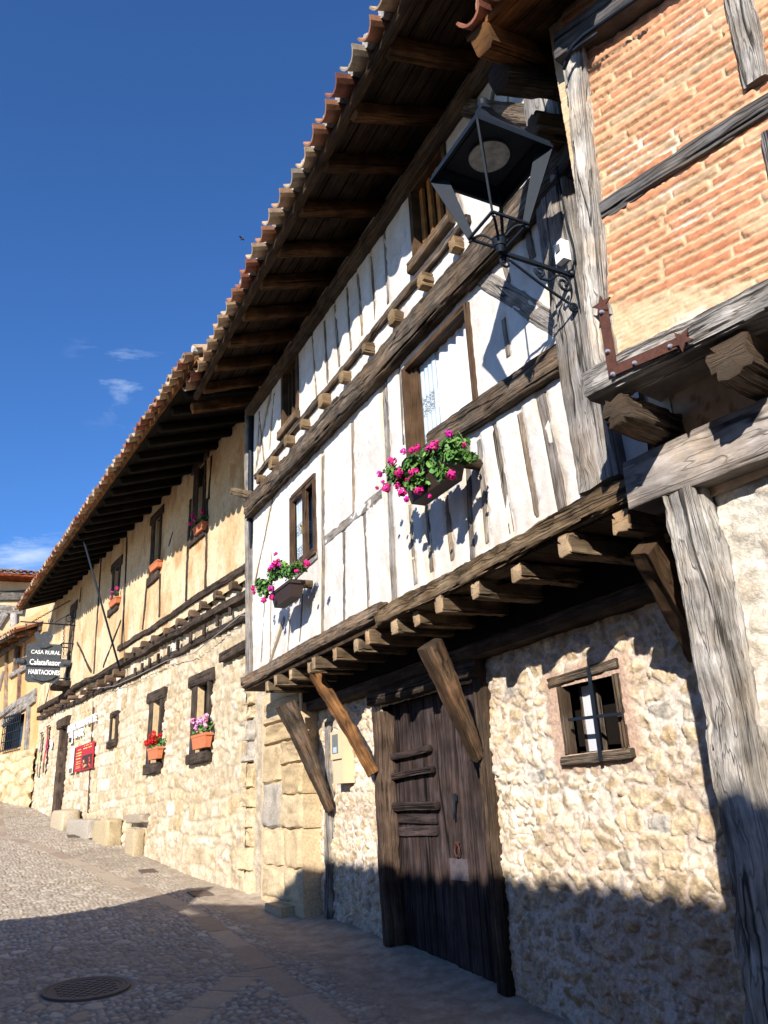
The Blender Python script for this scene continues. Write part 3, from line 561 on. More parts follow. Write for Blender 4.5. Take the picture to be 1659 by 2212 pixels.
p0, p1 = PY(972, 1860, y0-0.045), PY(1012, 1898, y0-0.045); m = MB(); m.box((p0+p1)/2, (abs(p1[0]-p0[0]), .008, .17)); m.build('lock_plate', mat('grey_iron', col=(.09, .075, .085), rough=0.6, vc=False, nscale=30, namt=0.3), dr)
wbeam('door_post', (824, 1540), (852, 2062), .16, .20, W_DARK, y=YL, out=0.0, seed=130, rough=0.014, chip=0.012, col=(1.5, 1.35, 1.25), wob=0.03)
xbeam('door_post', DX1+0.075, -1.60, DX1+0.075, 1.08, .15, .20, W_BIG, y=YL, out=-.03, seed=131, rough=0.008, col=(.55, .5, .48))
xbeam('door_lintel', DX0-0.15, DZ1+0.10, DX1+0.15, DZ1+0.08, .16, .22, W_DARK, y=YL, out=0.01, seed=132)
m = MB(); m.beam((DX0-.05, YL+.02, gz(-6.4)-.06), (DX1+.1, YL+.02, gz(-6.4)-.13), .24, .30, OUT, seed=139, col=(1, 1, 1)); m.build('door_step', M_GROUND, white, smooth=True, auto=50)

# little barred window
x0, x1, z0, z1 = LW['x0'], LW['x1'], LW['z0'], LW['z1']; yw = YL+0.02
m = MB(); m.box(((x0+x1)/2, YL+0.22, (z0+z1)/2), (x1-x0+.3, .02, z1-z0+.3)); win = m.build('window', M_DARKIN, white)
for xj, wj, sj in ((x0+.01, .055, 140), (x1+.01, .075, 141)): m = MB(); m.beam((xj, yw, z0), (xj, yw, z1), wj, .085, OUT, seed=sj, M=16, col=(.8, .75, .7)); m.build('jamb', W_BIG, win, smooth=True, auto=50)
m = MB(); m.beam((x0-.10, YL+0.02, z1+0.045), (x1+.05, YL+0.02, z1+0.065), .075, .10, OUT, seed=142, chip=0.01, M=20); m.build('lintel', W_BIG, win, smooth=True, auto=50)
m = MB(); m.beam((x0-.03, YL+0.0, z0-0.045), (x1+.08, YL+0.0, z0-0.035), .07, .10, OUT, seed=143, chip=0.01, M=20); m.build('sill', W_BIG, win, smooth=True, auto=50)
m = MB(); m.box((x0+.185, YL+0.11, (z0+z1)/2), (.15, .012, z1-z0-.02)); m.build('white_shutter', M_WHITE, win)
m = MB(); m.box((x0+.10, YL+0.115, (z0+z1)/2), (.025, .03, z1-z0)); m.box((x0+.255, YL+0.115, (z0+z1)/2), (.035, .035, z1-z0)); m.build('sash', W_BIG, win)
m = MB(); xb = PY(1289, 1560, YL-0.06)[0]; m.bar((xb-.0, YL-0.07, z1+.07), (xb+.0, YL-0.07, z0-.07), .018, .018); A_ = PY(1229, 1555, YL-0.06); B_ = PY(1340, 1542, YL-0.06); m.bar(A_, B_, .02, .02); m.build('window_bars', M_IRON, win)

# upper windows
def win_unit(parent, pl, r, mf, fw=.06, proud=.03, rec=.26, back=M_GLASS, sill=None):
    x0, x1, z0, z1 = r; m = MB()
    def bb(a, b, zz0, zz1, d0, d1): c = (pl.P((a+b)/2, (zz0+zz1)/2, (d0+d1)/2)); m.box(c, (abs(b-a), abs(d1-d0), abs(zz1-zz0)), (pl.t, pl.n, (0, 0, 1)))
    bb(x0-fw*.4, x0+fw*.6, z0, z1, proud, -rec); bb(x1-fw*.6, x1+fw*.4, z0, z1, proud-.002, -rec); bb(x0+fw*.6, x1-fw*.6, z1-fw*.6, z1+fw*.4, proud-.004, -rec); bb(x0-fw*.4, x1+fw*.4, z0-fw*.5, z0+fw*.35, proud+.012, -rec)
    o = m.build('window', mf, parent)
    m = MB(); m.box(pl.P((x0+x1)/2, (z0+z1)/2, -rec-.05), (x1-x0+.1, .02, z1-z0+.1), (pl.t, pl.n, (0, 0, 1))); m.build('pane', back, o)
    return o
def sash(parent, pl, x0, x1, z0, z1, d, wd=.05, th=.04, mt=W_FRAME, mull=()):
    m = MB()
    def bb(a, b, q0, q1, k=0): m.box(pl.P((a+b)/2, (q0+q1)/2, d-k), (abs(b-a), th, abs(q1-q0)), (pl.t, pl.n, (0, 0, 1)))
    bb(x0, x0+wd, z0, z1); bb(x1-wd, x1, z0, z1); bb(x0+wd, x1-wd, z0, z0+wd); bb(x0+wd, x1-wd, z1-wd, z1)
    for q in mull: bb(x0+wd, x1-wd, q-.015, q+.015, .003)
    return m.build('sash', mt, parent)
def curtain(name, parent, pl, x0, x1, z0, z1, d, mt, amp=.018, wl=.07, seed=1, lace=False, scal=False):
    s = np.linspace(x0, x1, 60); z = np.linspace(z0, z1, 40); S, Z = np.meshgrid(s, z, indexing='ij'); k = (amp*np.sin(S*2*np.pi/wl + 1.5*vn(S*3, Z*1.2, seed=seed)) + .3*amp*vn(S*20, Z*2, seed=seed+1))*np.clip((z1-Z)/.25, 0.05, 1)
    Zs = Z + (0.018*np.abs(np.sin((S-x0)*math.pi/0.06))*(Z < z0+0.05) if scal else 0)
    P = pl.o + S[..., None]*pl.t + (d+k)[..., None]*pl.n; P[..., 2] = Zs
    c = np.zeros((60, 40, 3)); rel = (Z-z0)/(z1-z0)
    if lace: c[..., 0] = np.maximum(((rel < 0.20) | ((rel > 0.38) & (rel < 0.58)))*1.0, 0)
    o = sheet(name, P.reshape(-1, 3), 60, 40, c.reshape(-1, 3), mt, parent); me = o.data; uvl = me.uv_layers.new(name='UVMap'); li = np.zeros(len(me.loops), np.int32); me.loops.foreach_get('vertex_index', li)
    uvl.data.foreach_set('uv', np.stack([S, Z], -1).reshape(-1, 2).astype(np.float32)[li].ravel()); return o
r = WIN['large']; o = win_unit(white, WU, r, W_FRAME, fw=.055, proud=.03, rec=.09); x0, x1, z0, z1 = r
m = MB(); m.box(WU.P(x0+.055, (z0+z1)/2, -.045), (.045, .04, z1-z0-.06)); m.build('jamb_strip', W_FRAME, o); m = MB(); m.box(WU.P(x0+.10, (z0+z1)/2, -.06), (.05, .04, z1-z0-.06)); m.build('sash', W_FRAME, o)
curtain('lace_curtain', o, WU, x0+.12, x0+.40, z0+.03, z1+.02, -.075, M_LACE, amp=.008, lace=True, scal=True, seed=5)
curtain('white_curtain', o, WU, x0+.37, x1-.03, z0+.02, z1+.03, -.085, M_WHITE, amp=.028, wl=.12, seed=6)
curtain('lace_trim', o, WU, x1-.12, x1-.03, z0+.02, z1-.06, -.07, M_LACE, amp=.008, wl=.05, lace=True, seed=9)
r = WIN['small']; o = win_unit(white, WU, r, W_FRAME, fw=.045, proud=.025, rec=.035); x0, x1, z0, z1 = r
sash(o, WU, x0+.03, x0+.44, z0+.03, z1-.04, .0, wd=.04); curtain('lace_curtain', o, WU, x0+.06, x0+.41, z0+.12, z1-.06, -.035, M_LACE, amp=.006, lace=True, scal=True, seed=7)
sash(o, WU, x0+.46, x1-.03, z0+.03, z1-.04, .0, wd=.045); m = MB(); p = WU.P(x0+.43, z0+.42, .03); m.bar(p, p+np.array([0, 0, -.09]), .012, .02); m.box(p, (.02, .05, .02)); m.build('window_latch', mat('brass', col=(.45, .32, .10), rough=0.35, vc=False, metal=0.7, bstr=0), o)
for k, nb in (('garret_far', 4), ('garret_near', 4)):
    r = WIN[k]; o = win_unit(white, WU, r, W_FRAME, fw=.06, proud=.03, rec=.07); x0, x1, z0, z1 = r
    for i in range(nb):
        x = x0 + (x1-x0)*(i+.7)/(nb+.4); m = MB(); m.box(WU.P(x, (z0+z1)/2, -.05), (.055 if k == 'garret_near' else .03, .03, z1-z0)); m.build('window_bar', W_SHUT if k == 'garret_near' else W_FRAME, o)
    xbeam('garret_sill', x0-.06, z0-.085, x1+.06, z0-.085, .12, .12, W_BIG, seed=150+nb, out=.02, col=(1.3, 1.15, 1.0))

# eave: rafters, boards, tiles
def tiles(M_, p0, p1, up, n, nrow=3, r=.085, Ln=.42, seed=1, over=.10, jit=.5, back=.06):
    """curved clay tiles: channels (hollow up) and covers over the gaps, from the eave line upwards"""
    p0 = np.array(p0, float); p1 = np.array(p1, float); al = (p1-p0)/np.linalg.norm(p1-p0); up = np.array(up, float); up /= np.linalg.norm(up); nr = np.cross(al, up); nr *= np.sign(nr[2]); R_ = random.Random(seed); W = np.linalg.norm(p1-p0)/n
    def tile(c, ax, rr, sg, tilt, col, sp=math.pi*0.86):
        v = []; K = 8; th = .016
        for e, (q, k) in enumerate(((0, 1.0), (Ln, .82))):
            for rad in (rr*k, rr*k-th):
                for i in range(K+1):
                    a = math.pi/2 - sp/2 + sp*i/K; v.append(c + ax*q + al*rad*math.cos(a) + nr*sg*(rad*math.sin(a)-rr*.55))
        f = []; n1 = K+1
        for i in range(K): f += [(i, i+1, 2*n1+i+1, 2*n1+i), (n1+i+1, n1+i, 3*n1+i, 3*n1+i+1), (i+1, i, n1+i, n1+i+1), (2*n1+i, 2*n1+i+1, 3*n1+i+1, 3*n1+i)]
        f += [(0, 2*n1, 3*n1, n1), (K, n1+K, 3*n1+K, 2*n1+K)]
        M_.add(v, f, col=col)
    tones = ((.36, .22, .13), (.44, .31, .20), (.26, .10, .06), (.34, .16, .09), (.34, .27, .20), (.22, .085, .055), (.40, .27, .165))
    for j in range(nrow):
        for i in range(n):
            b = p0 + al*W*(i+.5) + up*(j*Ln*.74 - over) + nr*(0.012*j)
            ax = up + al*R_.uniform(-.03, .03)*jit + nr*R_.uniform(-.03, .02)*jit; ax /= np.linalg.norm(ax)
            tile(b + up*R_.uniform(-.03, .03) - nr*.02, ax, r*R_.uniform(.95, 1.08), -1, 0, R_.choice(tones))
            b2 = p0 + al*W*(i+1.0) + up*(j*Ln*.74 - over + back) + nr*(.055+0.012*j)
            tile(b2 + up*R_.uniform(-.03, .03), ax, r*R_.uniform(.95, 1.1), 1, 0, R_.choice(tones))
def mortar(M_, p0, p1, up, n, r=.05, off=.05, seed=3):
    p0 = np.array(p0, float); p1 = np.array(p1, float); al = (p1-p0)/np.linalg.norm(p1-p0); up = np.array(up, float); up /= np.linalg.norm(up); nr = np.cross(al, up); nr *= np.sign(nr[2]); R_ = random.Random(seed); W = np.linalg.norm(p1-p0)/n
    M_.bar(p0 + up*.12 + nr*.03, p1 + up*.12 + nr*.03, .10, .05, up=nr)
    for i in range(n):
        c = p0 + al*W*(i+1.0) + up*(.0) + nr*.04
        M_.tube([c + up*(q-.03) + nr*R_.uniform(-.008, .008) for q in (0, .05, .12, .3)], [r*R_.uniform(.7, .95), r*R_.uniform(.9, 1.1), r, r*.8], n=8)
EY, EZ = 2.12, 5.53; SL = math.tan(math.radians(20)); UPW = np.array([0, 1, SL]); UPW = UPW/np.linalg.norm(UPW)
EX0, EX1 = -9.75, -2.3
m = MB(); tiles(m, (EX0, EY, EZ), (EX1, EY, EZ), UPW, 27, nrow=4, r=.118, seed=4, over=.15, back=.17); m.build('roof_tiles', M_TILE, white)
m = MB(); mortar(m, (EX0, EY, EZ), (EX1, EY, EZ), UPW, 27, r=.06); m.build('tile_mortar', M_MORTAR, white)
def roofz(y): return EZ - .075 + (y-EY)*SL
m = MB(); R_ = random.Random(5)
for j in range(9):
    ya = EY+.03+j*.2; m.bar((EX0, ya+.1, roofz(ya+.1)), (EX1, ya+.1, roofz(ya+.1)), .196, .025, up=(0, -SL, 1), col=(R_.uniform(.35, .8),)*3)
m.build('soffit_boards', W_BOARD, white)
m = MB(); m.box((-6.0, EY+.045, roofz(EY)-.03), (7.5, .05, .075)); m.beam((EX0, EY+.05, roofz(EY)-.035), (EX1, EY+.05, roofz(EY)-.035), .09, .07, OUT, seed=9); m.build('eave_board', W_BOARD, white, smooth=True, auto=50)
for i in range(12):
    x = PY(401, 868, EY)[0] + .12 + i*0.62; m = MB(); zz = roofz(2.20)-.095; tw = (.62, .5, .42)[i % 3]
    m.beam((x+.02, 2.19, zz+.0), (x, 3.40, zz+1.21*SL), .14, .145, (0, -SL, 1), seed=70+i, rnd=.55, rough=.008, chip=.02, col=(tw, tw, tw), wob=.03, endc=1.6); m.build('rafter', W_RAFT, white, smooth=True, auto=50)
m = MB(); m.box((-6.3, 3.13, 5.66), (7.1, .05, .40), col=(.75, .68, .62)); m.build('rafter_infill', M_OCHRE, white)
m = MB(); s_ = np.array([[EX0, EY+1.1, EZ+1.1*SL-.02], [EX1, EY+1.1, EZ+1.1*SL-.02], [EX1, 7.4, EZ+5.4*SL], [EX0, 7.4, EZ+5.4*SL], [EX0, 10.5, EZ+2.6*SL], [EX1, 10.5, EZ+2.6*SL]])
K = 144; xs_ = np.linspace(EX0, EX1, K); v = []; 
for (yy, zz) in ((EY+1.0, EZ+1.0*SL+.03), (7.4, EZ+5.4*SL), (10.4, EZ+2.5*SL)): v += [(x, yy, zz+.03*math.cos(x*2*math.pi/.207)) for x in xs_]
m.add(v, [(j*K+i, j*K+i+1, (j+1)*K+i+1, (j+1)*K+i) for j in range(2) for i in range(K-1)], col=(.42, .25, .16)); m.build('roof_slope', M_TILE, white)

# stone pier and quoins at the left end
def blocks(m, pl, cols, seed=1, d=0.0, depth=.35, out=0.03, gap=.004):
    """cols: list of (s0, s1, [z edges]) of dressed blocks with soft worn faces"""
    R_ = random.Random(seed)
    for s0, s1, zs in cols:
        for a, b in zip(zs[:-1], zs[1:]):
            n = 17; S, Z = np.meshgrid(np.linspace(-1, 1, n), np.linspace(-1, 1, n), indexing='ij'); sa, sb = s0+R_.uniform(-.02, .02), s1+R_.uniform(-.02, .02)
            pr = np.maximum(np.abs(S), np.abs(Z)); dd = d + R_.uniform(0, out) - .034*sst(.84+.12*vn(S*3+a*5, Z*3, seed=6), 1.0, pr)**1.3 + .045*fbm(S*1.3+a*9, Z*1.3+s0*5, seed=seed, o=4)
            k = 1-.02*sst(.5, 1, pr); P = pl.o + ((sa+sb)/2 + S*k*(sb-sa-gap)/2 + .016*vn(S*2+a*7, Z*2, seed=2))[..., None]*pl.t + dd[..., None]*pl.n; P[..., 2] = (a+b)/2 + Z*k*(b-a-gap)/2 + .014*vn(S*2+5+a*7, Z*2, seed=4)
            v = P.reshape(-1, 3).tolist(); f = [(i*n+j, (i+1)*n+j, (i+1)*n+j+1, i*n+j+1) for i in range(n-1) for j in range(n-1)]
            rim = [i*n for i in range(n)] + [(n-1)*n+j for j in range(1, n)] + [i*n+n-1 for i in range(n-2, -1, -1)] + [j for j in range(n-2, 0, -1)]
            base = len(v); v += [(np.array(v[i]) - pl.n*depth).tolist() for i in rim]; L_ = len(rim)
            f += [(rim[(i+1) % L_], rim[i], base+i, base+(i+1) % L_) for i in range(L_)]
            t = R_.random(); col = np.array((.46, .33, .18))*(1-t) + np.array((.58, .46, .30))*t
            if R_.random() < .08: col = np.array((.38, .33, .27))
            b0 = len(m.v); m.add(v, f, col=col); kk = 1+.55*fbm(S*1.5+a*3, Z*1.5, seed=99, o=5).reshape(-1)
            for i_ in range(len(kk)): m.c[b0+i_] = tuple(np.array(col)*kk[i_])
PB = Pl(0, 3.46, 0); xa, xb, xc = PB.at(566, 1800)[0], PB.at(608, 1800)[0], PB.at(652, 1800)[0]
ze = [PB.at(600, v)[1] for v in (1945, 1875, 1790, 1720, 1690, 1655, 1605, 1560, 1510)]
m = MB(); blocks(m, PB, [(xa, xb+.06, ze[:3]), (xb+.06, xc-.02, ze[:3]), (xa, xb-.02, [ze[2], ze[4], ze[6]]), (xb-.02, xc, [ze[2], ze[3], ze[5], ze[6]]), (xa+.03, xc-.12, ze[6:])], seed=8)
m.box(PB.P(xb+.10, ze[0]-.13, .03), (.60, .22, .22), (PB.t, PB.n, (0, 0, 1)), col=(.55, .40, .24)); m.box(PB.P((xa+xc)/2-.05, (ze[0]+ze[-1])/2, -.22), (abs(xc-xa)+.06, .40, abs(ze[-1]-ze[0])+.25), (PB.t, PB.n, (0, 0, 1)), col=(.62, .46, .28))
m.build('stone_pier', M_STONE, white, smooth=True, auto=40)
wbeam('log_end', (503, 1062), (551, 1070), .12, .12, W_JOIST, y=2.98, out=.0, seed=160, rnd=.7, chip=.02)
p = PY(655, 1262, 2.95); m = MB(); m.beam((p[0], 2.80, p[2]), (p[0], 3.1, p[2]), .09, .09, (0, 0, 1), seed=161, rnd=.8); m.build('bracket_log', W_JOIST, white, smooth=True, auto=50)
p = PY(998, 998, 2.9); m = MB(); m.beam((p[0], 2.78, p[2]), (p[0], 3.1, p[2]), .085, .085, (0, 0, 1), seed=162, rnd=.9, col=(.4, .4, .4)); m.build('bracket_log', W_JOIST, white, smooth=True, auto=50)

# ------------------------------------------------------------ brick-infilled house at the right edge
def pbeam(name, pl, q0, q1, wd, dep, mt, parent, d=0.0, seed=1, ext=(0, 0), **k):
    a = pl.at(*q0, d); b = pl.at(*q1, d); v = np.array(b)-np.array(a); ln = np.hypot(*v); v = v/ln
    a = np.array(a)-v*ext[0]; b = np.array(b)+v*ext[1]
    m = MB(); m.beam(pl.P(a[0], a[1], d), pl.P(b[0], b[1], d), wd, dep, pl.n, seed=seed, **k); return m.build(name, mt, parent, smooth=True, auto=50)
BU = Pl(-2.52, 2.58, 12); BLW = Pl(-2.66, 3.0, 4)
brick = thing('brick_infill_house', BLW.P(1.0, -1.5), 'timber frame house with orange brick infill above pale stone wall, at the right edge', 'house')
HB = rows(1.4, 5.6, .050, .064, 4)
def h_brick(s, z):
    tz = z + s*(.09+.075*(z-2.3)) + 0.012*fbm(s*2.5, z*2.5, seed=200, o=3) ; xs_ = s + 0.012*fbm(s*6, z*6, seed=201)
    idv, e, row, ex = courses(xs_, tz, HB, .46, 202)
    n = fbm(s*22, z*30, seed=203, o=4); big = fbm(s*2.2, z*3.2, seed=204, o=4)
    smear = sst(-0.02, 0.35, big + 0.25*n)                       # mortar wiped over the bricks
    mk = sst(0.0070, 0.0105, e + 0.009*n)*(1-0.36*smear*(_h(np.floor(idv*997), s*0, s*0, 9) > 0.6))*sst(.07, .085, s - (z-4)*.02 + .01*n)
    low = sst(.05, -.04, z - (2.31 - .42*s) - 0.05*n + 0.09*fbm(s*3, z*0, seed=206)); mk = mk*(1-low)
    g1 = _h(np.floor(idv*997), s*0, s*0, 2)
    bc = lerp(lerp((.41, .165, .085), (.56, .28, .155), g1), np.array((.40, .26, .16)), sst(0.86, 0.9, idv)); bc = bc*(1+0.5*n)[..., None]
    mc = lerp((.49, .345, .205), (.60, .46, .305), np.clip(0.5+big+0.5*n, 0, 1)); mc = lerp(mc, np.array((.62, .53, .45)), sst(0.35, 0.6, fbm(s*4, z*4, seed=207, o=3)+0.1)*0.7)
    h = 0.013*mk*(0.3+g1) + 0.006*n + 0.006*big - 0.005*sst(0.004, 0.0, np.abs(e-0.0125))*(1-smear) + low*0.004
    return h, lerp(mc, bc, mk)
panel('brick_panel', BU, -0.02, 2.6, 1.95, 4.3, 0.0065, h_brick, M_BRICK, brick)
pbeam('corner_post', BU, (1252, 110), (1322, 812), .135, .20, W_PALE, brick, d=-.03, seed=210, rough=0.016, chip=.014, wob=.02, M=32, step=.03, col=(1.2, 1.18, 1.15))
pbeam('mid_beam', BU, (1311, 471), (1659, 249), .115, .16, W_GREY, brick, d=-.045, seed=211, rough=0.014, ext=(0, 1.2), col=(.50, .52, .56), M=28, chip=.01)
pbeam('post', BU, (1611, 20), (1651, 205), .125, .18, W_PALE, brick, d=-.05, seed=212, rough=.014, ext=(.15, -.02), col=(1.1, 1.1, 1.1), M=28)
pbeam('post', BU, (1676, 290), (1735, 560), .10, .16, W_GREY, brick, d=-.05, seed=213, rough=.012, ext=(-.02, 0), col=(.9, .9, .95))
pbeam('bottom_beam', BU, (1285, 846), (1659, 662), .155, .20, W_PALE, brick, d=-.02, seed=214, rough=0.016, ext=(0, 1.2), chip=.012, M=32, step=.03, col=(.95, .95, .97))
pbeam('top_beam', BU, (1240, 112), (1373, 14), .20, .24, W_GREY, brick, d=.0, seed=215, ext=(.05, 2.2), col=(.45, .46, .5), rough=.012)
def tube_px(name, pl, pts, r, mt, parent, d=.1):
    m = MB(); m.tube([pl.pt(u, v, d) for u, v in pts], r, n=7); return m.build(name, mt, parent, smooth=True)
tube_px('cable', BU, ((1222, 130), (1238, 98), (1262, 76), (1300, 50), (1340, 22), (1390, -15)), .012, M_IRON, brick, d=.14)
tube_px('cable', BU, ((1218, 150), (1234, 112), (1262, 92), (1290, 72)), .010, M_IRON, brick, d=.13)
# iron angle strap with star ends
def star(m, pl, s, z, r, d, th, ang=0):
    v = []; K = 10
    for dd in (d, d+th):
        for i in range(K): a = math.pi/2 + ang + i*math.pi/5; rr = r if i % 2 == 0 else r*.42; v.append(pl.P(s+rr*math.cos(a), z+rr*math.sin(a), dd))
    v += [pl.P(s, z, d+th)]; f = [(i, (i+1) % K, K+(i+1) % K, K+i) for i in range(K)] + [(K+i, K+(i+1) % K, 2*K) for i in range(K)]; m.add(v, f)
A0 = BU.at(1302, 664, .085); A1 = BU.at(1324, 802, .085); A2 = BU.at(1462, 742, .085)
m = MB(); m.bar(BU.P(*A0, .085), BU.P(A1[0], A1[1]-.02, .085), .052, .008, up=BU.n); m.bar(BU.P(*A1, .0872), BU.P(*A2, .0872), .052, .008, up=BU.n); star(m, BU, A0[0], A0[1]+.01, .058, .086, .008); star(m, BU, A2[0]+.03, A2[1], .058, .088, .008, .5); strap = m.build('iron_strap', M_RUST, brick)
for u, v in ((1300, 674), (1313, 759), (1324, 808), (1371, 784), (1448, 748)):
    a = BU.at(u, v, .095); m = MB(); m.tube([BU.P(*a, .085), BU.P(*a, .098), BU.P(*a, .106)], [.011, .011, .007], n=10); m.build('bolt', M_BOLT, strap, smooth=True, auto=40)
# joists carrying the brick storey
for i, (u, v, sz) in enumerate(((1342, 890, .19), (1592, 772, .22), (1830, 640, .2))):
    p = BU.pt(u, v, -.02); m = MB(); e = BU.n; m.beam(p + e*.04, p - e*.75, sz*.92, sz*.9, (0, 0, 1), seed=220+i, rnd=.6, rough=.018, chip=.028, step=.03, M=28, wob=.02, col=(1.0, .95, .9)); m.build('joist', W_BIG, brick, smooth=True, auto=50)
def h_upplast(s, z):
    n = fbm(s*5, z*5, seed=230, o=4); return 0.008*n, lerp(lerp((.60, .42, .27), (.66, .50, .36), np.clip(.5+n, 0, 1)), np.array((.42, .22, .12)), sst(.25, .4, fbm(s*16, z*12, seed=231, o=3)))
panel('soffit_wall', BLW, -.03, 3.0, 1.30, 2.15, .02, h_upplast, M_OCHRE, brick)
pbeam('lintel_beam', BLW, (1386, 1060), (1659, 948), .265, .24, W_GREY, brick, d=.0, seed=232, ext=(0, 1.5), rnd=.14, rough=.008, wob=.01, M=32, col=(1.15, 1.1, 1.08))
m = MB(); a = BLW.at(1497, 1075, 0); b = BLW.at(1720, 2212, 0)
m.beam(BLW.P(a[0]-.01, a[1]+.02, -.01), BLW.P(-.0+.13, -1.75, -.01), 0.205, .26, BLW.n, seed=233, rough=.020, chip=.018, wob=.035, taper=1.5, M=36, step=.03, rnd=.3); m.build('corner_post', W_PALE, brick, smooth=True, auto=50)
def h_pale(s, z):
    ws = s + .06*fbm(s*4, z*4, seed=240, o=3); wz = z + .05*fbm(s*4+3, z*4, seed=241, o=3); f1, f2, idv = voro(ws/.21, wz/.13, 242); e = f2-f1
    rnd_ = _h(np.floor(idv*997), s*0, s*0, 3); mk = sst(.22, .42, e + .1*fbm(s*5, z*5, seed=243))*(rnd_ > .40); n = fbm(s*16, z*16, seed=244, o=4)
    h = mk*(.006+.014*rnd_) + .012*n + .024*fbm(s*3, z*5, seed=245, o=3) - .020*np.abs(fbm(s*5, z*11, seed=246, o=3)) + .005*fbm(s*34, z*34, seed=247, o=2)
    c = lerp(lerp((.58, .52, .43), (.70, .65, .57), np.clip(.5+n, 0, 1)), lerp((.46, .37, .26), (.60, .52, .42), rnd_), mk*np.clip(.6+n*1.5, 0, 1))
    return h, c
panel('stone_wall', BLW, .10, 3.2, -1.9, 1.35, .014, h_pale, M_STONE, brick, d=-.02)
for c_, z_, r_ in (((-1.0, 5.2, .2), (3.2, 3.9, 4.4), None), (BU.P(1.3, 3.2, -1.9), (2.6, 3.4, 2.6), (BU.t, BU.n, (0, 0, 1))), ((-2.60, 3.36, .0), (.10, .72, 4.2), None)): m = MB(); m.box(c_, z_, r_, col=(.56, .45, .33)); m.build('side_wall', M_OCHRE, brick)
# its eave: corner at the left, tiles, fascia, rafters
RC = np.array([-2.70, 2.08, 4.14]); RT = BU.t; RU = -BU.n + np.array([0, 0, .42]); RU = RU/np.linalg.norm(RU)
m = MB(); tiles(m, RC+np.array([0, 0, .07]), RC+RT*4.2+np.array([0, 0, .07]), RU, 20, nrow=4, r=.09, seed=14); m.build('roof_tiles', M_TILE, brick)
m = MB()
for j in range(6): c = RC + RT*2.1 + RU*(.1+.2*j); m.box(c, (4.2, .195, .03), (RT, RU, np.cross(RT, RU)), col=(.8+.4*random.Random(j).random(),)*3)
m.build('soffit_boards', W_RAFT, brick)
for i in range(7):
    c = RC + RT*(.10+i*.62) - np.array([0, 0, .09]); m = MB(); m.beam(c + RU*.02, c + RU*1.5, .14, .15, (0, 0, 1), seed=250+i, rnd=.4, chip=.008); m.build('rafter', W_RAFT, brick, smooth=True, auto=50)
m = MB(); m.beam((-2.78, 2.35, 4.06), (-2.80, 3.2, 4.38), .17, .17, (0, 0, 1), seed=260, rnd=.5, chip=.01); m.build('rake_timber', W_BIG, brick, smooth=True, auto=50)
p0_ = PY(1150, 280, 2.72); m = MB(); m.beam(p0_, p0_ + np.array([.10, .7, .06]), .19, .20, (0, 0, 1), seed=261, rnd=.6, chip=.035, rough=.02, M=28, step=.03); m.build('beam_end', W_JOIST, brick, smooth=True, auto=50)
wbeam('upper_rail', (1016, 236), (1160, 255), .15, .14, W_BIG, y=YU, out=.0, seed=262, parent=white, rough=.012)
m = MB(); a0 = RC + RT*0 + RU*1.2; m.add([a0 + np.array([0, 0, .1]), a0 + RT*4.2 + np.array([0, 0, .1]), a0 + RT*4.2 + RU*3 + np.array([0, 0, .1]), a0 + RU*3 + np.array([0, 0, .1])], [(0, 1, 2, 3)], col=(.42, .25, .16)); m.build('roof_slope', M_TILE, brick)

# ------------------------------------------------------------ long ochre house up the street
YP = Pl(-11.2, 3.5, 6); DU = .10
ochre = thing('ochre_timbered_house', YP.P(-8, -.5), 'long ochre plastered timbered house with dressed stone ground floor and deep dark eaves', 'house')
def yop(u0, v0, u1, v1, d=0.0): a = YP.at(u0, v0, d); b = YP.at(u1, v1, d); return (a[0], b[0], a[1], b[1])       # bottom left, top right
UW = [yop(425, 1152, 444, 998, DU), yop(331, 1242, 348, 1115, DU), yop(243, 1314, 260, 1222, DU), yop(147, 1472, 163, 1320, DU)]
LWN = [yop(428, 1628, 456, 1474), yop(331, 1650, 353, 1512), yop(246, 1600, 256.5, 1549)]
DOOR = yop(124, 1752, 149, 1571); DOOR = (DOOR[0], DOOR[1], DOOR[2]-.3, DOOR[3])
def rp(r): return [(r[0], r[2]), (r[1], r[2]), (r[1], r[3]), (r[0], r[3])]
YST = []
def Y_(q0, q1, wd=.10): a = YP.at(*q0, DU); b = YP.at(*q1, DU); YST.append((a, b, wd))
for a, b, wd in (((412, 1080), (402, 1298), .10), ((448, 1078), (446, 1268), .09), ((319, 1250), (309, 1360), .10), ((348, 1240), (345, 1332), .10), ((276, 1160), (264, 1392), .10), ((220, 1205), (203, 1455), .10), ((337, 1120), (336, 1150), .06),
                 ((262, 1341), (224, 1441), .08), ((167, 1389), (198, 1452), .08), ((176, 1270), (173, 1300), .06), ((109, 1477), (99, 1519), .05), ((374, 1150), (366, 1180), .03), ((458, 985), (452, 1078), .07)):
    Y_(a, b, wd)
def h_ochre(s, z):
    f = fbm(s*1.2, z*1.2, seed=300, o=4); st = fbm(s*2.6, z*1.3, seed=301, o=4); n = fbm(s*12, z*12, seed=302, o=3)
    c = lerp((.50, .35, .19), (.60, .45, .28), np.clip(.5+1.4*f, 0, 1)); c = lerp(c, np.array((.38, .21, .085)), sst(.08, .42, st)*.7); c = lerp(c, np.array((.60, .49, .35)), sst(.05, .4, -st)*sst(4.6, 3.6, z)*.75)
    spot = sst(.30, .38, fbm(s*14, z*8, seed=305, o=3)); c = lerp(c, np.array((.42, .27, .15)), spot*.5)
    return .012*f + .008*n, c
panel('plaster_wall', YP, -17.2, 1.35, 3.30, 7.0, .032, h_ochre, M_OCHRE, ochre, [rp(r) for r in UW], d=DU)
HY = rows(-2.2, 4.6, .16, .34, 9)
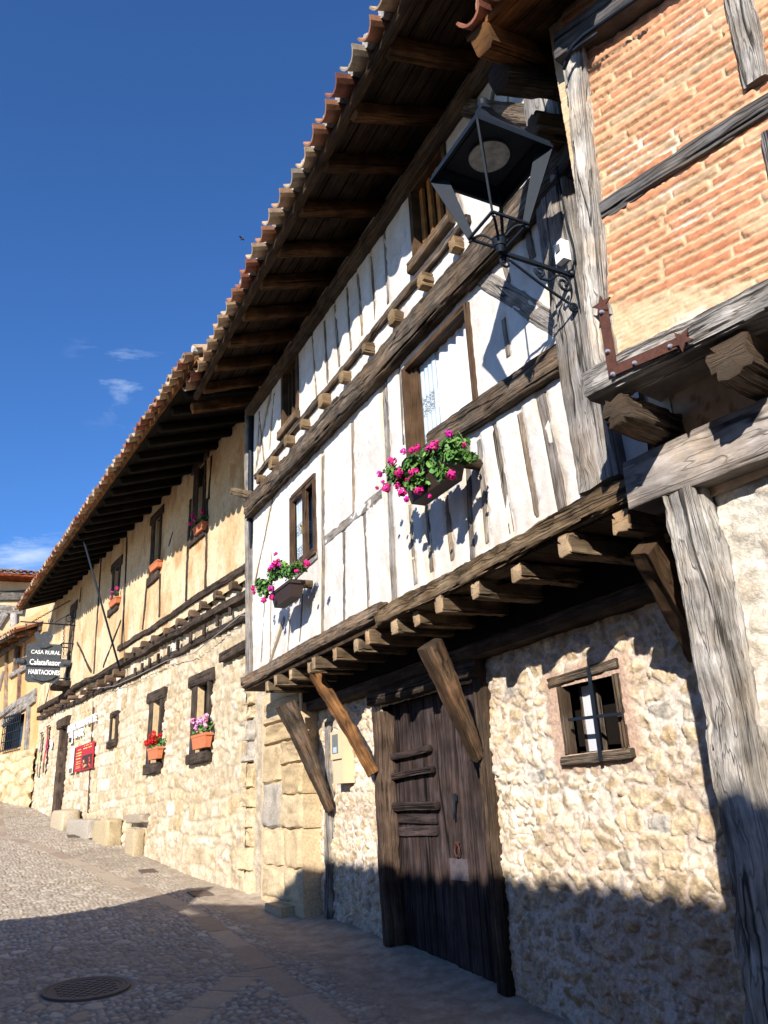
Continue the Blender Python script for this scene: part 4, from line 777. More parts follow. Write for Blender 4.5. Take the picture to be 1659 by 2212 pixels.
def h_ash(s, z):
    lo = z - 0.085*(-s)*sst(2.6, 1.2, z)*0 ; zz_ = lo + .16*fbm(s*.8, z*.8, seed=310, o=4)
    idv, e, row, ex = courses(s + .10*fbm(s*2.5, z*2.5, seed=311, o=3), zz_, HY, .40, 312); f1, f2, idw = voro((s+.08*fbm(s*3, z*3, seed=318, o=3))/.26, (z+.05*fbm(s*3, z*3, seed=319, o=3))/.17, 317); sel = fbm(s*.7, z*.9, seed=321, o=3) > .10; e = np.where(sel, (f2-f1)*.09, e); idv = np.where(sel, idw, idv); n = fbm(s*12, z*12, seed=313, o=4)
    g1 = _h(np.floor(idv*997), s*0, s*0, 2); big = fbm(s*.9, z*1.1, seed=315, o=3); up = sst(.6, 1.2, z - .08*(-s)); 
    mk = sst(.008, .028, e + .008*n); cov = sst(.05, .35, big)*(.45) ; mk2 = mk*(1-cov)
    h = mk2*(.012+.026*g1) + .024*n + .020*big
    c = lerp(lerp((.38, .275, .155), (.62, .54, .41), g1), np.array((.60, .54, .45)), sst(.9, .93, g1)); c = lerp(c, np.array((.56, .38, .19)), sst(.1, .5, fbm(s*1.3+4, z*1.6, seed=316, o=4))*.5); c = c*(1+.45*n)[..., None]
    mc = lerp((.42, .325, .21), (.56, .465, .34), np.clip(.5+n, 0, 1)); return h, lerp(mc, c, mk2)
def above(S, Z): return Z > np.interp(YP.o[0]+S*YP.t[0], GX, GZ) - .35
panel('stone_wall', YP, -17.1, -.20, -1.7, 3.45, .024, h_ash, M_STONE, ochre, [rp(r) for r in LWN]+[rp(DOOR)], keepf=above)
BANDZ = []
def frieze(s, z): n = fbm(s*5, z*5, seed=320); return .008*n, lerp((.70, .52, .31), (.80, .64, .42), np.clip(.5+n, 0, 1))
# quoins at the right end of the stone wall
qa, qb = YP.at(462, 1800)[0], YP.at(546, 1800)[0]; qz = [YP.at(520, v)[1] for v in (1935, 1880, 1830, 1790, 1745, 1705, 1650, 1605, 1560, 1530, 1490, 1455)]
cols = []
for i in range(len(qz)-1): cols.append((qb-(.62 if i % 2 else .42), qb, [qz[i], qz[i+1]]))
m = MB(); blocks(m, YP, cols, seed=20, d=.01, out=.03); m.build('quoins', M_STONE, ochre, smooth=True, auto=40)
def h_joint(s, z): n = fbm(s*9, z*9, seed=322, o=4); return .03*n + .02*fbm(s*3, z*3, seed=323, o=2), lerp((.36, .29, .21), (.50, .42, .31), np.clip(.5+1.3*n, 0, 1))
panel('mortar_joint', YP, qb-.06, qb+.75, -1.5, 3.4, .018, h_joint, M_STONE, ochre, d=-.03)
m = MB()
for s in (-13.5, -4.2): m.box(YP.P(s, 2.9, -3.0), (9.2 if s > -10 else 9.0, 5.0, 7.6), (YP.t, YP.n, (0, 0, 1)))
m.build('rear_walls', M_DARKIN, ochre)
for i, (a, b, wd) in enumerate(YST):
    m = MB(); m.beam(YP.P(a[0], a[1], DU-.012), YP.P(b[0], b[1], DU-.012), wd, .07, YP.n, seed=330+i, wob=.03, rough=.006, chip=.01, step=.07, M=14); m.build('stud', W_DARK, ochre, smooth=True, auto=50)
# the bands of timber between the storeys
pbeam('floor_beam', YP, (262, 1404), (541, 1222), .135, .20, W_DARK, ochre, d=DU-.04, seed=350, ext=(0, .5), rough=.012, wob=.03, chip=.01)
pbeam('floor_beam', YP, (160, 1490), (545, 1282), .135, .20, W_DARK, ochre, d=DU-.04, seed=351, ext=(0, .4), rough=.012, wob=.03, chip=.01)
pbeam('floor_beam', YP, (86, 1534), (160, 1492), .17, .2, W_DARK, ochre, d=DU-.03, seed=352, rough=.012)
pbeam('band_beam', YP, (84, 1553), (268, 1472), .135, .16, W_DARK, ochre, d=.0, seed=353, rough=.012, wob=.03, chip=.01)
pbeam('band_beam', YP, (262, 1478), (541, 1330), .135, .16, W_DARK, ochre, d=.0, seed=354, ext=(0, .3), rough=.012, wob=.03, chip=.01)
JY = ((527, 1240), (493, 1265), (459, 1285), (428, 1308), (405, 1326), (378, 1344), (352, 1364), (324, 1380), (302, 1392), (284, 1405), (266, 1417))
for i, (u, v) in enumerate(JY):
    p = YP.pt(u, v, DU+.14); m = MB(); p = p - YP.n*.03; m.beam(p, p - YP.n*.6, .155, .155, (0, 0, 1), seed=360+i, rnd=.8, rough=.012, chip=.015, step=.06, M=16, col=(2.2, 2.0, 1.8)); m.build('joist_end', W_DARK, ochre, smooth=True, auto=50)
for i, (u, v, k) in enumerate(((244, 1454, 1.3), (227, 1467, 1.3), (209, 1476, 1.2), (188, 1486, 1.1), (174, 1495, 1.0), (147, 1507, .9), (131, 1516, .8), (118, 1525, .8), (105, 1532, .8), (94, 1537, .8))):
    p = YP.pt(u, v, DU+.16); m = MB(); m.beam(p, p - YP.n*.6, .145*k, .145*k, (0, 0, 1), seed=380+i, rnd=.8, rough=.012, chip=.015, step=.08, M=14, col=(2.4, 2.1, 1.8)); m.build('joist_end', W_DARK, ochre, smooth=True, auto=50)
for i, (u, v) in enumerate(((536, 1296), (497, 1318), (470, 1341), (441, 1361), (412, 1377), (384, 1392), (364, 1406), (341, 1422), (323, 1432), (307, 1442), (292, 1452))):
    p = YP.pt(u, v, DU+.01); m = MB(); m.beam(p + np.array([0, 0, .085]), p - np.array([0, 0, .085]), .075, .06, YP.n, seed=400+i, rnd=.7, rough=.012, M=14); m.build('joist_end', W_DARK, ochre, smooth=True, auto=50)
# windows
def yel_window(r, d, fl, fr, ft, fb, rec, name='window', parent=ochre, seed=1, lintel_ext=.1, mt=W_DARK, pane=M_DARKIN, reveal=(.56, .41, .23)):
    x0, x1, z0, z1 = r; R_ = (YP.t, YP.n, (0, 0, 1))
    m = MB(); m.box(YP.P((x0+x1)/2, (z0+z1)/2, d-rec), (x1-x0+.1, .03, z1-z0+.1), R_); o = m.build(name, pane, parent)
    for xj, wj, k in ((x0-fl/2, fl, 0), (x1+fr/2, fr, 1)):
        m = MB(); m.beam(YP.P(xj, z0-fb*.5, d-.03), YP.P(xj, z1, d-.03), wj, .12, YP.n, seed=seed+k, rough=.012, wob=.03, M=16, step=.08); m.build('jamb', mt, o, smooth=True, auto=50)
    m = MB(); m.beam(YP.P(x0-fl-lintel_ext, z1+ft/2-.01, d-.03), YP.P(x1+fr+lintel_ext, z1+ft/2, d-.03), ft, .14, YP.n, seed=seed+2, rough=.012, wob=.02, M=16, step=.08); m.build('lintel', mt, o, smooth=True, auto=50)
    m = MB(); m.beam(YP.P(x0-fl-.06, z0-fb/2, d-.01), YP.P(x1+fr+.05, z0-fb/2+.02, d-.01), fb, .13, YP.n, seed=seed+3, rough=.012, wob=.02, M=16, step=.08); m.build('sill', mt, o, smooth=True, auto=50)
    m = MB(); m.box(YP.P(x0+.01, (z0+z1)/2, d-rec/2), (.03, rec, z1-z0), R_, col=reveal); m.build('reveal', M_OCHRE, o)
    m = MB(); m.box(YP.P((x0+x1)/2+.05, (z0+z1)/2, d-rec+.03), (.05, .03, z1-z0), R_); m.build('sash', W_DARK, o); return o
yel_window(UW[0], DU, .28, .10, .22, .20, .09, seed=420); yel_window(UW[1], DU, .26, .10, .22, .20, .09, seed=424); yel_window(UW[2], DU, .22, .10, .25, .20, .09, seed=428); bal = yel_window(UW[3], DU, .35, .12, .30, .30, .12, name='balcony_window', seed=432)
yel_window(LWN[0], .05, .26, .12, .22, .18, .13, seed=436, lintel_ext=.12); yel_window(LWN[1], .05, .26, .12, .22, .20, .12, seed=440, lintel_ext=.12); yel_window(LWN[2], .05, .16, .10, .14, .18, .09, seed=444, lintel_ext=0)
m = MB(); x0, x1, z0, z1 = UW[3]
for i in range(9): p = YP.P(x0-.25+i*(x1-x0+.4)/8, z0, DU+.30); m.bar(p, p+np.array([0, 0, 1.0]), .016, .016)
for zz in (z0+.03, z0+1.0): m.bar(YP.P(x0-.28, zz, DU+.30), YP.P(x1+.18, zz, DU+.30), .03, .03); m.bar(YP.P(x0-.28, zz, DU), YP.P(x0-.28, zz, DU+.31), .03, .03); m.bar(YP.P(x1+.18, zz, DU), YP.P(x1+.18, zz, DU+.31), .03, .03)
m.build('railing', M_IRON, bal)
m = MB(); m.beam(YP.P(x0-.45, z0-.14, DU+.18), YP.P(x1+.3, z0-.12, DU+.18), .16, .42, YP.n, seed=450, rough=.012); m.build('balcony_ledge', W_DARK, bal, smooth=True, auto=50)
# dark lintel over the blind niche beside the quoins
pbeam('niche_lintel', YP, (485, 1422), (541, 1392), .17, .2, W_DARK, ochre, d=.03, seed=452, ext=(0, .2), rough=.012)
# tavern door
x0, x1, z0, z1 = DOOR; m = MB(); R_ = (YP.t, YP.n, (0, 0, 1)); m.box(YP.P((x0+x1)/2, (z0+z1)/2, -.16), (x1-x0+.2, .04, z1-z0+.2), R_); dro = m.build('door', M_DARKIN, ochre)
m = MB(); m.beam(YP.P(x0-.16, z0, .0), YP.P(x0-.12, z1+.05, .0), .32, .2, YP.n, seed=454, rough=.014, M=18, chip=.01, col=(1.6, 1.5, 1.4)); m.build('door_post', W_DARK, dro, smooth=True, auto=50)
m = MB(); m.beam(YP.P(x1+.06, z0, .0), YP.P(x1+.06, z1+.05, .0), .13, .16, YP.n, seed=455, rough=.014, M=18); m.build('door_post', W_DARK, dro, smooth=True, auto=50)
m = MB(); m.beam(YP.P(x0-.45, z1+.15, .02), YP.P(x1+.25, z1+.17, .02), .28, .28, YP.n, seed=456, rough=.014, M=20, col=(1.3, 1.2, 1.1), chip=.015); m.build('lintel', W_DARK, dro, smooth=True, auto=50)
curtain_m = mat('grey_curtain', col=(.13, .15, .165), rough=.9, vc=False)
S0 = np.linspace(0, 1, 24); Z0 = np.linspace(0, 1, 30); SS, ZZ = np.meshgrid(S0, Z0, indexing='ij'); zc = z1 - ZZ*2.2; wdt = (x1-x0)*np.interp(ZZ, [0, .45, .6, 1], [1.0, .38, .22, .30]); sc_ = x0 + .02 + SS*wdt
P = YP.o + sc_[..., None]*YP.t + (-.09 + .02*np.sin(SS*28))[..., None]*YP.n; P[..., 2] = zc; sheet('door_curtain', P.reshape(-1, 3), 24, 30, np.ones((720, 3)), curtain_m, dro)
pbeam('shadow_strip', YP, (207, 1492), (193, 1757), .09, .10, W_DARK, ochre, d=-.01, seed=458, col=(1.6, 1.3, 1.4), wob=.03)  # dark strip put in for a shadow line down the stone wall
# eaves and roof
EA = np.array([-8.95, 1.96, 5.62]); EB = np.array([-27.0, .67, 6.36]); ev = (EB-EA)/np.linalg.norm(EB-EA); EU = -YP.n + np.array([0, 0, .36]); EU /= np.linalg.norm(EU); EN = np.cross(EU, ev); EN *= np.sign(EN[2])
EL = np.linalg.norm(EB-EA)
m = MB(); tiles(m, EB, EA, EU, 74, nrow=3, r=.105, seed=24, over=.14, back=.10); m.build('roof_tiles', M_TILE, ochre)
m = MB(); mortar(m, EB, EA, EU, 74, r=.06); m.build('tile_mortar', M_MORTAR, ochre)
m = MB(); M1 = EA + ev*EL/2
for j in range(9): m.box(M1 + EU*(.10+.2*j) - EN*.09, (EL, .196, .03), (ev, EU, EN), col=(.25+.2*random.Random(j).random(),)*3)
m.build('soffit_boards', W_SHADE, ochre)
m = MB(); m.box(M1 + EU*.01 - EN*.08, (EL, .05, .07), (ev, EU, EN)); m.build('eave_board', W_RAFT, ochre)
for i in range(26): c = EA + ev*(.3+i*.66) - EN*.17; m = MB(); m.beam(c + EU*.12, c + EU*1.75, .12, .13, EN, seed=460+i, rnd=.5, step=.15, M=12); m.build('rafter', W_SHADE, ochre, smooth=True, auto=50)
for i, (u, v) in enumerate(((365, 934), (277, 1109), (140, 1353))):
    pass
m = MB(); pk = EU*4.6; K = 160; v = []
for (a, q) in ((1.4, 0), (6.0, 0)): v += [EA + ev*(EL*i/(K-1)) + EU*a + EN*(.02+.03*math.cos(i*2.4)) for i in range(K)]
v += [EA + ev*(EL*i/(K-1)) + EU*6.0 - YP.n*5 - np.array([0, 0, 2.0]) for i in range(K)]
m.add(v, [(j*K+i, j*K+i+1, (j+1)*K+i+1, (j+1)*K+i) for j in range(2) for i in range(K-1)], col=(.42, .25, .16)); m.build('roof_slope', M_TILE, ochre)
pbeam('downpipe', YP, (543, 890), (540, 1240), .08, .08, M_IRON, ochre, d=DU+.5, seed=470, rnd=1.0, rough=.001, wob=.004)

# ------------------------------------------------------------ farther houses
FP = Pl(*YP.P(-17.0, 0)[:2], 15)
far = thing('orange_plaster_house', FP.P(-4, .5), 'orange plastered house with barred window and boulder base beyond the hanging sign', 'house')
def h_far(s, z):
    n = fbm(s*2, z*2, seed=500, o=4); st = fbm(s*4, z*.8, seed=501, o=3); c = lerp((.50, .28, .115), (.58, .37, .18), np.clip(.5+1.5*n, 0, 1)); c = lerp(c, np.array((.60, .34, .15)), sst(.1, .4, st)*.5); return .02*n, c
fb_ = FP.at(20, 1620)[1]
def h_farst(s, z):
    f1, f2, idv = voro((s+.1*fbm(s*2, z*2, seed=503))/.55, z/.38, 504); e = f2-f1; mk = sst(.03, .25, e); n = fbm(s*6, z*6, seed=505, o=4)
    return mk*(.05+.08*idv) + .05*n, lerp(np.array((.42, .29, .15))+0*s[..., None], lerp((.50, .36, .20), (.62, .50, .33), idv), mk)*(1+.35*n)[..., None]
gr = yop; g0 = FP.at(9, 1622); g1_ = FP.at(53, 1540); GR = (g0[0], g1_[0], FP.at(12, 1622)[1], FP.at(53, 1540)[1])
w0 = FP.at(31, 1448); w1 = FP.at(49, 1392); FW = (w0[0], w1[0], w0[1], w1[1])
panel('plaster_wall', FP, -14, .1, FP.at(20, 1600)[1]-.6, FP.at(20, 1385)[1]+.5, .06, h_far, M_OCHRE, far, [rp(GR), rp(FW)])
panel('boulder_base', FP, -14, .1, -.6, FP.at(40, 1625)[1], .05, h_farst, M_STONE, far, [rp(GR)], d=.06)
def fbeam(n_, q0, q1, wd, mt=W_GREY, d=.02, seed=1, **k): return pbeam(n_, FP, q0, q1, wd, .18, mt, far, d=d, seed=seed, step=.15, M=14, **k)
fbeam('lintel', (8, 1562), (78, 1507), .30, seed=510, rough=.02); fbeam('beam', (0, 1546), (80, 1494), .24, seed=511, rough=.02); fbeam('sill', (24, 1462), (60, 1440), .20, seed=512, rough=.02); fbeam('stud', (64, 1525), (57, 1660), .22, seed=513)
fbeam('stud', (16, 1410), (14, 1540), .14, seed=514, col=(1, .8, .6)); fbeam('stud', (45, 1450), (40, 1545), .10, seed=515, col=(.8, .6, .5)); fbeam('stud', (10, 1450), (0, 1490), .14, seed=516); fbeam('wall_plate', (0, 1412), (90, 1352), .30, seed=517, ext=(3, 0), col=(.6, .6, .62))
fbeam('stud', (38, 1385), (33, 1450), .16, seed=518, col=(.6, .5, .45))
m = MB(); R_ = (FP.t, FP.n, (0, 0, 1)); m.box(FP.P((GR[0]+GR[1])/2, (GR[2]+GR[3])/2, -.25), (GR[1]-GR[0]+.1, .03, GR[3]-GR[2]+.1), R_); gw = m.build('barred_window', M_GLASS, far)
m = MB()
for i in range(10): x = GR[0]+(GR[1]-GR[0])*i/9; m.bar(FP.P(x, GR[2]-.05, .12), FP.P(x, GR[3]+.05, .12), .03, .03)
for i in range(5): z = GR[2]+(GR[3]-GR[2])*i/4; m.bar(FP.P(GR[0]-.06, z, .12), FP.P(GR[1]+.06, z, .12), .03, .03)
m.build('window_bars', M_IRON, gw)
m = MB(); m.box(FP.P((FW[0]+FW[1])/2, (FW[2]+FW[3])/2, -.2), (FW[1]-FW[0]+.1, .03, FW[3]-FW[2]+.1), R_); fw_ = m.build('window', M_DARKIN, far); m = MB(); m.box(FP.P(FW[0]+.25, (FW[2]+FW[3])/2, -.1), (.4, .05, FW[3]-FW[2]), R_); m.build('shutter', W_SHUT, fw_)
e0, e1 = FP.at(-60, 1472, .8), FP.at(66, 1322, .8); ez = FP.at(30, 1364, .8)[1]
m = MB(); tiles(m, FP.P(-13, ez, .8), FP.P(-.8, ez, .8), -FP.n + np.array([0, 0, .4]), 46, nrow=3, r=.11, Ln=.5, seed=34); m.build('roof_tiles', M_TILE, far)
m = MB(); FU = -FP.n + np.array([0, 0, .4]); FU /= np.linalg.norm(FU); FN = np.cross(FP.t, FU); FN *= np.sign(FN[2]); m.box(FP.P(-7, ez, .8) + FU*.5 - FN*.12, (12, 1.1, .06), (FP.t, FU, FN)); m.build('soffit', W_DARK, far)
for i in range(14): c = FP.P(-13+i*.92, ez-.2, .8); m = MB(); m.beam(c + FU*.1, c + FU*1.0, .14, .14, (0, 0, 1), seed=530+i, M=10, step=.3); m.build('rafter', W_RAFT, far, smooth=True, auto=50)
m = MB(); m.add([FP.P(-14, ez+.35, -.1), FP.P(-.3, ez+.35, -.1), FP.P(-.3, ez+2.4, -5), FP.P(-14, ez+2.4, -5)], [(0, 1, 2, 3)], col=(.42, .26, .17)); m.build('roof_slope', M_TILE, far)
m = MB(); m.box(FP.P(-7, ez/2-.2, -3), (13.6, 5.2, ez+.2), R_); m.build('rear_walls', M_DARKIN, far)
# tall gable behind
BP = Pl(-46.0, 0, 84)      # faces down the street, towards +x
back = thing('gabled_house', BP.P(4, 2), 'tall house with plain ochre upper wall and tiled roof rising behind the long eaves', 'house')
zt = BP.at(40, 1243)[1]; zw = BP.at(40, 1262)[1]
def h_back(s, z): n = fbm(s*1.2, z*1.2, seed=540, o=4); return .03*n, lerp((.56, .38, .22), (.68, .50, .30), np.clip(.5+1.6*n, 0, 1))
panel('plaster_wall', BP, -6, 14, .5, zt, .12, h_back, M_OCHRE, back)
def bbeam(q0, q1, wd, seed, **k): return pbeam('beam', BP, q0, q1, wd, .25, W_GREY, back, d=.05, seed=seed, step=.3, M=12, **k)
bbeam((-40, 1290), (85, 1284), .55, 541, col=(.5, .5, .5)); bbeam((-20, 1314), (50, 1320), .45, 542); bbeam((12, 1325), (-8, 1355), .4, 543); bbeam((30, 1325), (28, 1362), .35, 544, col=(1.6, 1.6, 1.6))
m = MB(); tiles(m, BP.P(-6, zt-.15, 1.2), BP.P(14, zt-.15, 1.2), -BP.n + np.array([0, 0, .3]), 60, nrow=3, r=.15, Ln=.8, seed=44); m.build('roof_tiles', M_TILE, back)
m = MB(); m.box(BP.P(4, zt-.30, .6), (20, 1.25, .16), (BP.t, BP.n, (0, 0, 1)), col=(1.2, .6, .5)); m.build('eave_board', W_RAFT, back)
m = MB(); m.box(BP.P(4, zt/2+.3, -3), (19.8, 5.8, zt-.8), (BP.t, BP.n, (0, 0, 1))); m.build('rear_walls', M_DARKIN, back)

# ------------------------------------------------------------ across the street (behind the camera): roofs and an added wall that shade the lane
opp = thing('house_across_the_street', (5, -5.2, -1.8), 'low plastered house with a tiled eave across the lane, its roof shading the street', 'house')
m = MB(); m.box((5.7, -5.7, .4), (16.0, 5.0, 5.6), col=(.62, .46, .30)); m.build('wall', M_OCHRE, opp)
m = MB(); m.box((5.65, -3.05, 3.42), (16.6, 1.1, .06), col=(.8, .8, .8)); m.build('soffit', W_BOARD, opp)
m = MB(); tiles(m, (-2.75, -2.62, 3.50), (14, -2.62, 3.56), (0, -1, .32), 70, nrow=2, r=.098, seed=54, over=.05, jit=1.5); m.build('roof_tiles', M_TILE, opp)
m = MB(); m.add([(-2.7, -3.1, 3.62), (14, -3.1, 3.68), (14, -6.0, 4.5), (-2.7, -6.0, 4.5)], [(0, 1, 2, 3)], col=(.4, .25, .16)); m.build('roof_slope', M_TILE, opp)
prof = [(-9.2, -2.3), (-8.6, .60), (-8.1, .95), (-7.1, 1.60), (-6.65, 2.1), (-6.40, 2.87), (-6.0, 2.55), (-5.5, 2.2), (-5.2, 2.22), (-4.8, 2.42), (-4.55, 2.78), (-3.9, 2.80), (-3.3, 2.92), (-2.9, 3.2), (-2.62, 3.45), (-2.4, 3.4), (-2.4, -2.3)]  # added wall out of view, outline shaped to cast the street's shadow edge
v = [(x, -2.6, z) for x, z in prof] + [(x, -2.95, z) for x, z in prof]; n_ = len(prof)
m = MB(); m.add(v, [tuple(range(n_)), tuple(range(2*n_-1, n_-1, -1))] + [(i, n_+i, n_+(i+1) % n_, (i+1) % n_) for i in range(n_)], col=(.6, .48, .32)); gw_ = m.build('shadow_wall', M_STONE, None); tag(gw_, 'added unseen wall across the lane, its top shaped to cast the shadow edge', 'wall')

# ------------------------------------------------------------ wall lantern
LC = np.array([-3.02, 2.40]); ZB, ZT = 3.12, 3.62
lan = thing('wall_lantern', (-3.06, 2.95, 2.85), 'black iron four-sided lantern on a scrolled bracket at the white house corner', 'lantern')
def sq(c, h, z): return [np.array([c[0]+a*h, c[1]+b*h, z]) for a, b in ((-1, -1), (1, -1), (1, 1), (-1, 1))]
hb, ht = .125, .265
def ringbars(m, h, z, w_, t_):
    q = sq(LC, h, z)
    for i in range(4): m.bar(q[i], q[(i+1) % 4], w_, t_)
m = MB(); ringbars(m, hb, ZB, .014, .014); m.build('lower_frame', M_IRON, lan)
m = MB(); ringbars(m, ht, ZT, .020, .022); m.build('upper_frame', M_IRON, lan)
qb, qt = sq(LC, hb, ZB), sq(LC, ht, ZT)
for i in range(4):
    cdir = np.array([LC[0]-qt[i][0], LC[1]-qt[i][1], 0]); cdir /= np.linalg.norm(cdir); sd = np.cross(cdir, (0, 0, 1.0)); w0, w1 = .035, .105; th = .004
    v = []
    for s_ in (-1, 1): v += [qb[i] + sd*s_*th, qb[i] + cdir*w0 + sd*s_*th, qt[i] + cdir*w1 + sd*s_*th, qt[i] + sd*s_*th]
    m = MB(); m.add(v, [(0, 1, 2, 3), (7, 6, 5, 4), (0, 4, 5, 1), (1, 5, 6, 2), (2, 6, 7, 3), (3, 7, 4, 0)]); m.bar(qb[i], qt[i], .012, .012); m.build('corner_plate', M_IRON, lan)
m = MB(); q0, q1, q2, q3 = sq(LC, ht, ZT), sq(LC, ht-.005, ZT+.05), sq(LC, ht*.80, ZT+.10), sq(LC, .05, ZT+.40); q4 = sq(LC, .03, ZT+.46)
def quadrings(m, rs):
    v = [p for r in rs for p in r]; m.add(v, [(j*4+i, j*4+(i+1) % 4, (j+1)*4+(i+1) % 4, (j+1)*4+i) for j in range(len(rs)-1) for i in range(4)] + [tuple((len(rs)-1)*4+k for k in range(4))])
quadrings(m, [q0, q1, q2, q3, q4]); m.tube([(LC[0], LC[1], ZT+.45), (LC[0], LC[1], ZT+.50), (LC[0], LC[1], ZT+.54)], [.03, .04, .01], n=12); m.build('hood', M_IRON, lan)
m = MB(); quadrings(m, [sq(LC, .20, ZT+.068), sq(LC, .20, ZT+.074)]); m.build('reflector_plate', M_IRON, lan)
m = MB(); K = 40; m.add([(LC[0]+.125*math.cos(2*math.pi*k/K), LC[1]+.125*math.sin(2*math.pi*k/K), ZT+.060) for k in range(K)] + [(LC[0]+.128*math.cos(2*math.pi*k/K), LC[1]+.128*math.sin(2*math.pi*k/K), ZT+.067) for k in range(K)], [tuple(range(K))] + [(k, (k+1) % K, K+(k+1) % K, K+k) for k in range(K)], col=(1, 1, 1)); m.build('diffuser', mat('dusty_diffuser', col=(.30, .30, .27), rough=.35, vc=False, nscale=14, namt=.6, bstr=0, spec=.6), lan, smooth=False)
m = MB(); m.tube([(LC[0], LC[1], ZB-.11), (LC[0], LC[1], ZB-.06), (LC[0], LC[1], ZB-.045)], [.035, .045, .03], n=16); m.tube([(LC[0], LC[1], ZB-.15), (LC[0], LC[1], ZB-.11)], [.018, .03], n=12); m.build('socket', M_IRON, lan, smooth=True, auto=40)
for a, b in ((-1, -1), (1, -1), (1, 1), (-1, 1)):
    m = MB(); pts = []
    for t in np.linspace(0, 1, 12): r_ = hb*(.18+.82*t); pts.append((LC[0]+a*r_, LC[1]+b*r_, ZB-.055 + .055*math.sin(math.pi*t*.9)+.03*t-.02*t))
    m.tube(pts, .008, n=6); m.build('support_scroll', M_IRON, lan, smooth=True)
XB = LC[0]-.03; YB = 2.965; 
m = MB(); m.bar((XB+.01, LC[1], ZB-.13), (XB, YB, ZB-.13), .022, .022); m.build('bracket_arm', M_IRON, lan)
m = MB(); m.bar((XB, YB-.005, 3.05), (XB, YB-.005, 2.70), .045, .010, up=(0, -1, 0)); m.build('wall_plate', M_IRON, lan)
def curve(m, pts, r=.008, w=True): m.tube(pts, r, n=6)
def spiral(cy, cz, r0, r1, a0, turns, n=26): return [(XB, cy + (r0+(r1-r0)*t)*math.cos(a0+turns*2*math.pi*t), cz + (r0+(r1-r0)*t)*math.sin(a0+turns*2*math.pi*t)) for t in np.linspace(0, 1, n)]
m = MB(); pts = [(XB, 2.45+.50*t, 2.975 - .225*t**1.3 - .03*math.sin(math.pi*t)) for t in np.linspace(0, 1, 14)]; curve(m, pts, .009); m.build('stay', M_IRON, lan, smooth=True)
m = MB(); curve(m, spiral(2.45, 2.935, .040, .012, math.pi/2, 1.3)); m.build('scroll', M_IRON, lan, smooth=True)
m = MB(); curve(m, spiral(2.70, 2.945, .040, .012, math.pi*.9, 1.4)); m.build('scroll', M_IRON, lan, smooth=True)
m = MB(); curve(m, [(XB, 2.665, 2.93), (XB, 2.70, 2.895), (XB, 2.76, 2.895), (XB, 2.80, 2.93), (XB, 2.83, 2.955)]); m.build('scroll', M_IRON, lan, smooth=True)
m = MB(); curve(m, spiral(2.875, 2.905, .062, .014, math.pi*.6, -1.4), .009); m.build('scroll', M_IRON, lan, smooth=True)
m = MB(); curve(m, spiral(2.925, 2.755, .036, .010, math.pi*.9, 1.5), .009); m.build('scroll', M_IRON, lan, smooth=True)
eb = thing('electric_box', PY(1216, 545, 2.95), 'small white plastic electric box with grey cable on the post behind the lantern', 'junction box')
p = PY(1215, 546, 2.93); m = MB(); m.box(p, (.075, .065, .145), col=(.72, .75, .80)); m.build('box', M_PAINT, eb)
m = MB(); m.box(p + np.array([0, -.036, .02]), (.035, .008, .05), col=(.10, .10, .11)); m.build('plate', M_PAINT, eb)
cb = MB(); q = [PY(u, v, y) for u, v, y in ((1203, 360, 2.93), (1206, 385, 2.92), (1214, 425, 2.93), (1224, 480, 2.93), (1238, 530, 2.93), (1242, 560, 2.92), (1236, 582, 2.92), (1226, 588, 2.91), (1224, 572, 2.92))]; cb.tube(q, .007, n=6); cb.build('cable', M_IRON, eb, smooth=True)

# ------------------------------------------------------------ flower boxes and geraniums
R_ = random.Random(77)
def planter(name, c, L_, W_, Hh, t, n, mt, label, group=None, cat='flower box'):
    root = thing(name, c, label, cat, group); c = np.array(c, float); z = np.array([0, 0, 1.0]); m = MB()
    def ring(l, w_, h): return [c + t*a*l/2 + n*b*w_/2 + z*h for a, b in ((-1, -1), (1, -1), (1, 1), (-1, 1))]
    rs = [ring(L_*.86, W_*.72, 0), ring(L_*.97, W_*.94, Hh*.80), ring(L_*1.03, W_*1.06, Hh*.81), ring(L_*1.03, W_*1.06, Hh), ring(L_*.94, W_*.86, Hh), ring(L_*.93, W_*.85, Hh*.86)]
    v = [p for r in rs for p in r]; m.add(v, [(3, 2, 1, 0)] + [(j*4+i, j*4+(i+1) % 4, (j+1)*4+(i+1) % 4, (j+1)*4+i) for j in range(5) for i in range(4)]); m.build('box', mt, root)
    m = MB(); m.add(ring(L_*.93, W_*.85, Hh*.87), [(0, 1, 2, 3)], col=(.06, .04, .03)); m.build('soil', M_PAINT, root); return root
def leafcloud(m, c, ext, n, size, seed, greens=((.045, .12, .02), (.08, .19, .035), (.12, .25, .05), (.03, .085, .018))):
    r = random.Random(seed); c = np.array(c, float)
    for i in range(n):
        d = np.array([r.gauss(0, .45), r.gauss(0, .45), r.gauss(0, .42)]); l = np.linalg.norm(d)
        if l > 1: d /= l
        p = c + ext[0]*d[0] + ext[1]*d[1] + ext[2]*d[2]
        nn = d + np.array([r.gauss(0, .5), -.5+r.gauss(0, .5), .6+r.gauss(0, .4)]); nn /= np.linalg.norm(nn); a = np.cross(nn, (r.random(), r.random(), .3)); a /= np.linalg.norm(a); b = np.cross(nn, a)
        s = size*r.uniform(.55, 1.15); K = 7; ph = r.uniform(0, 6.28); g = r.choice(greens); k = r.uniform(.8, 1.25)
        v = [p - nn*s*.18] + [p + a*s*math.cos(ph+2*math.pi*j/K*.93)*(1+.12*(j % 2)) + b*s*math.sin(ph+2*math.pi*j/K*.93)*(1+.12*(j % 2)) for j in range(K)]
        m.add(v, [(0, j+1, j+2) for j in range(K-1)], col=tuple(q*k for q in g))
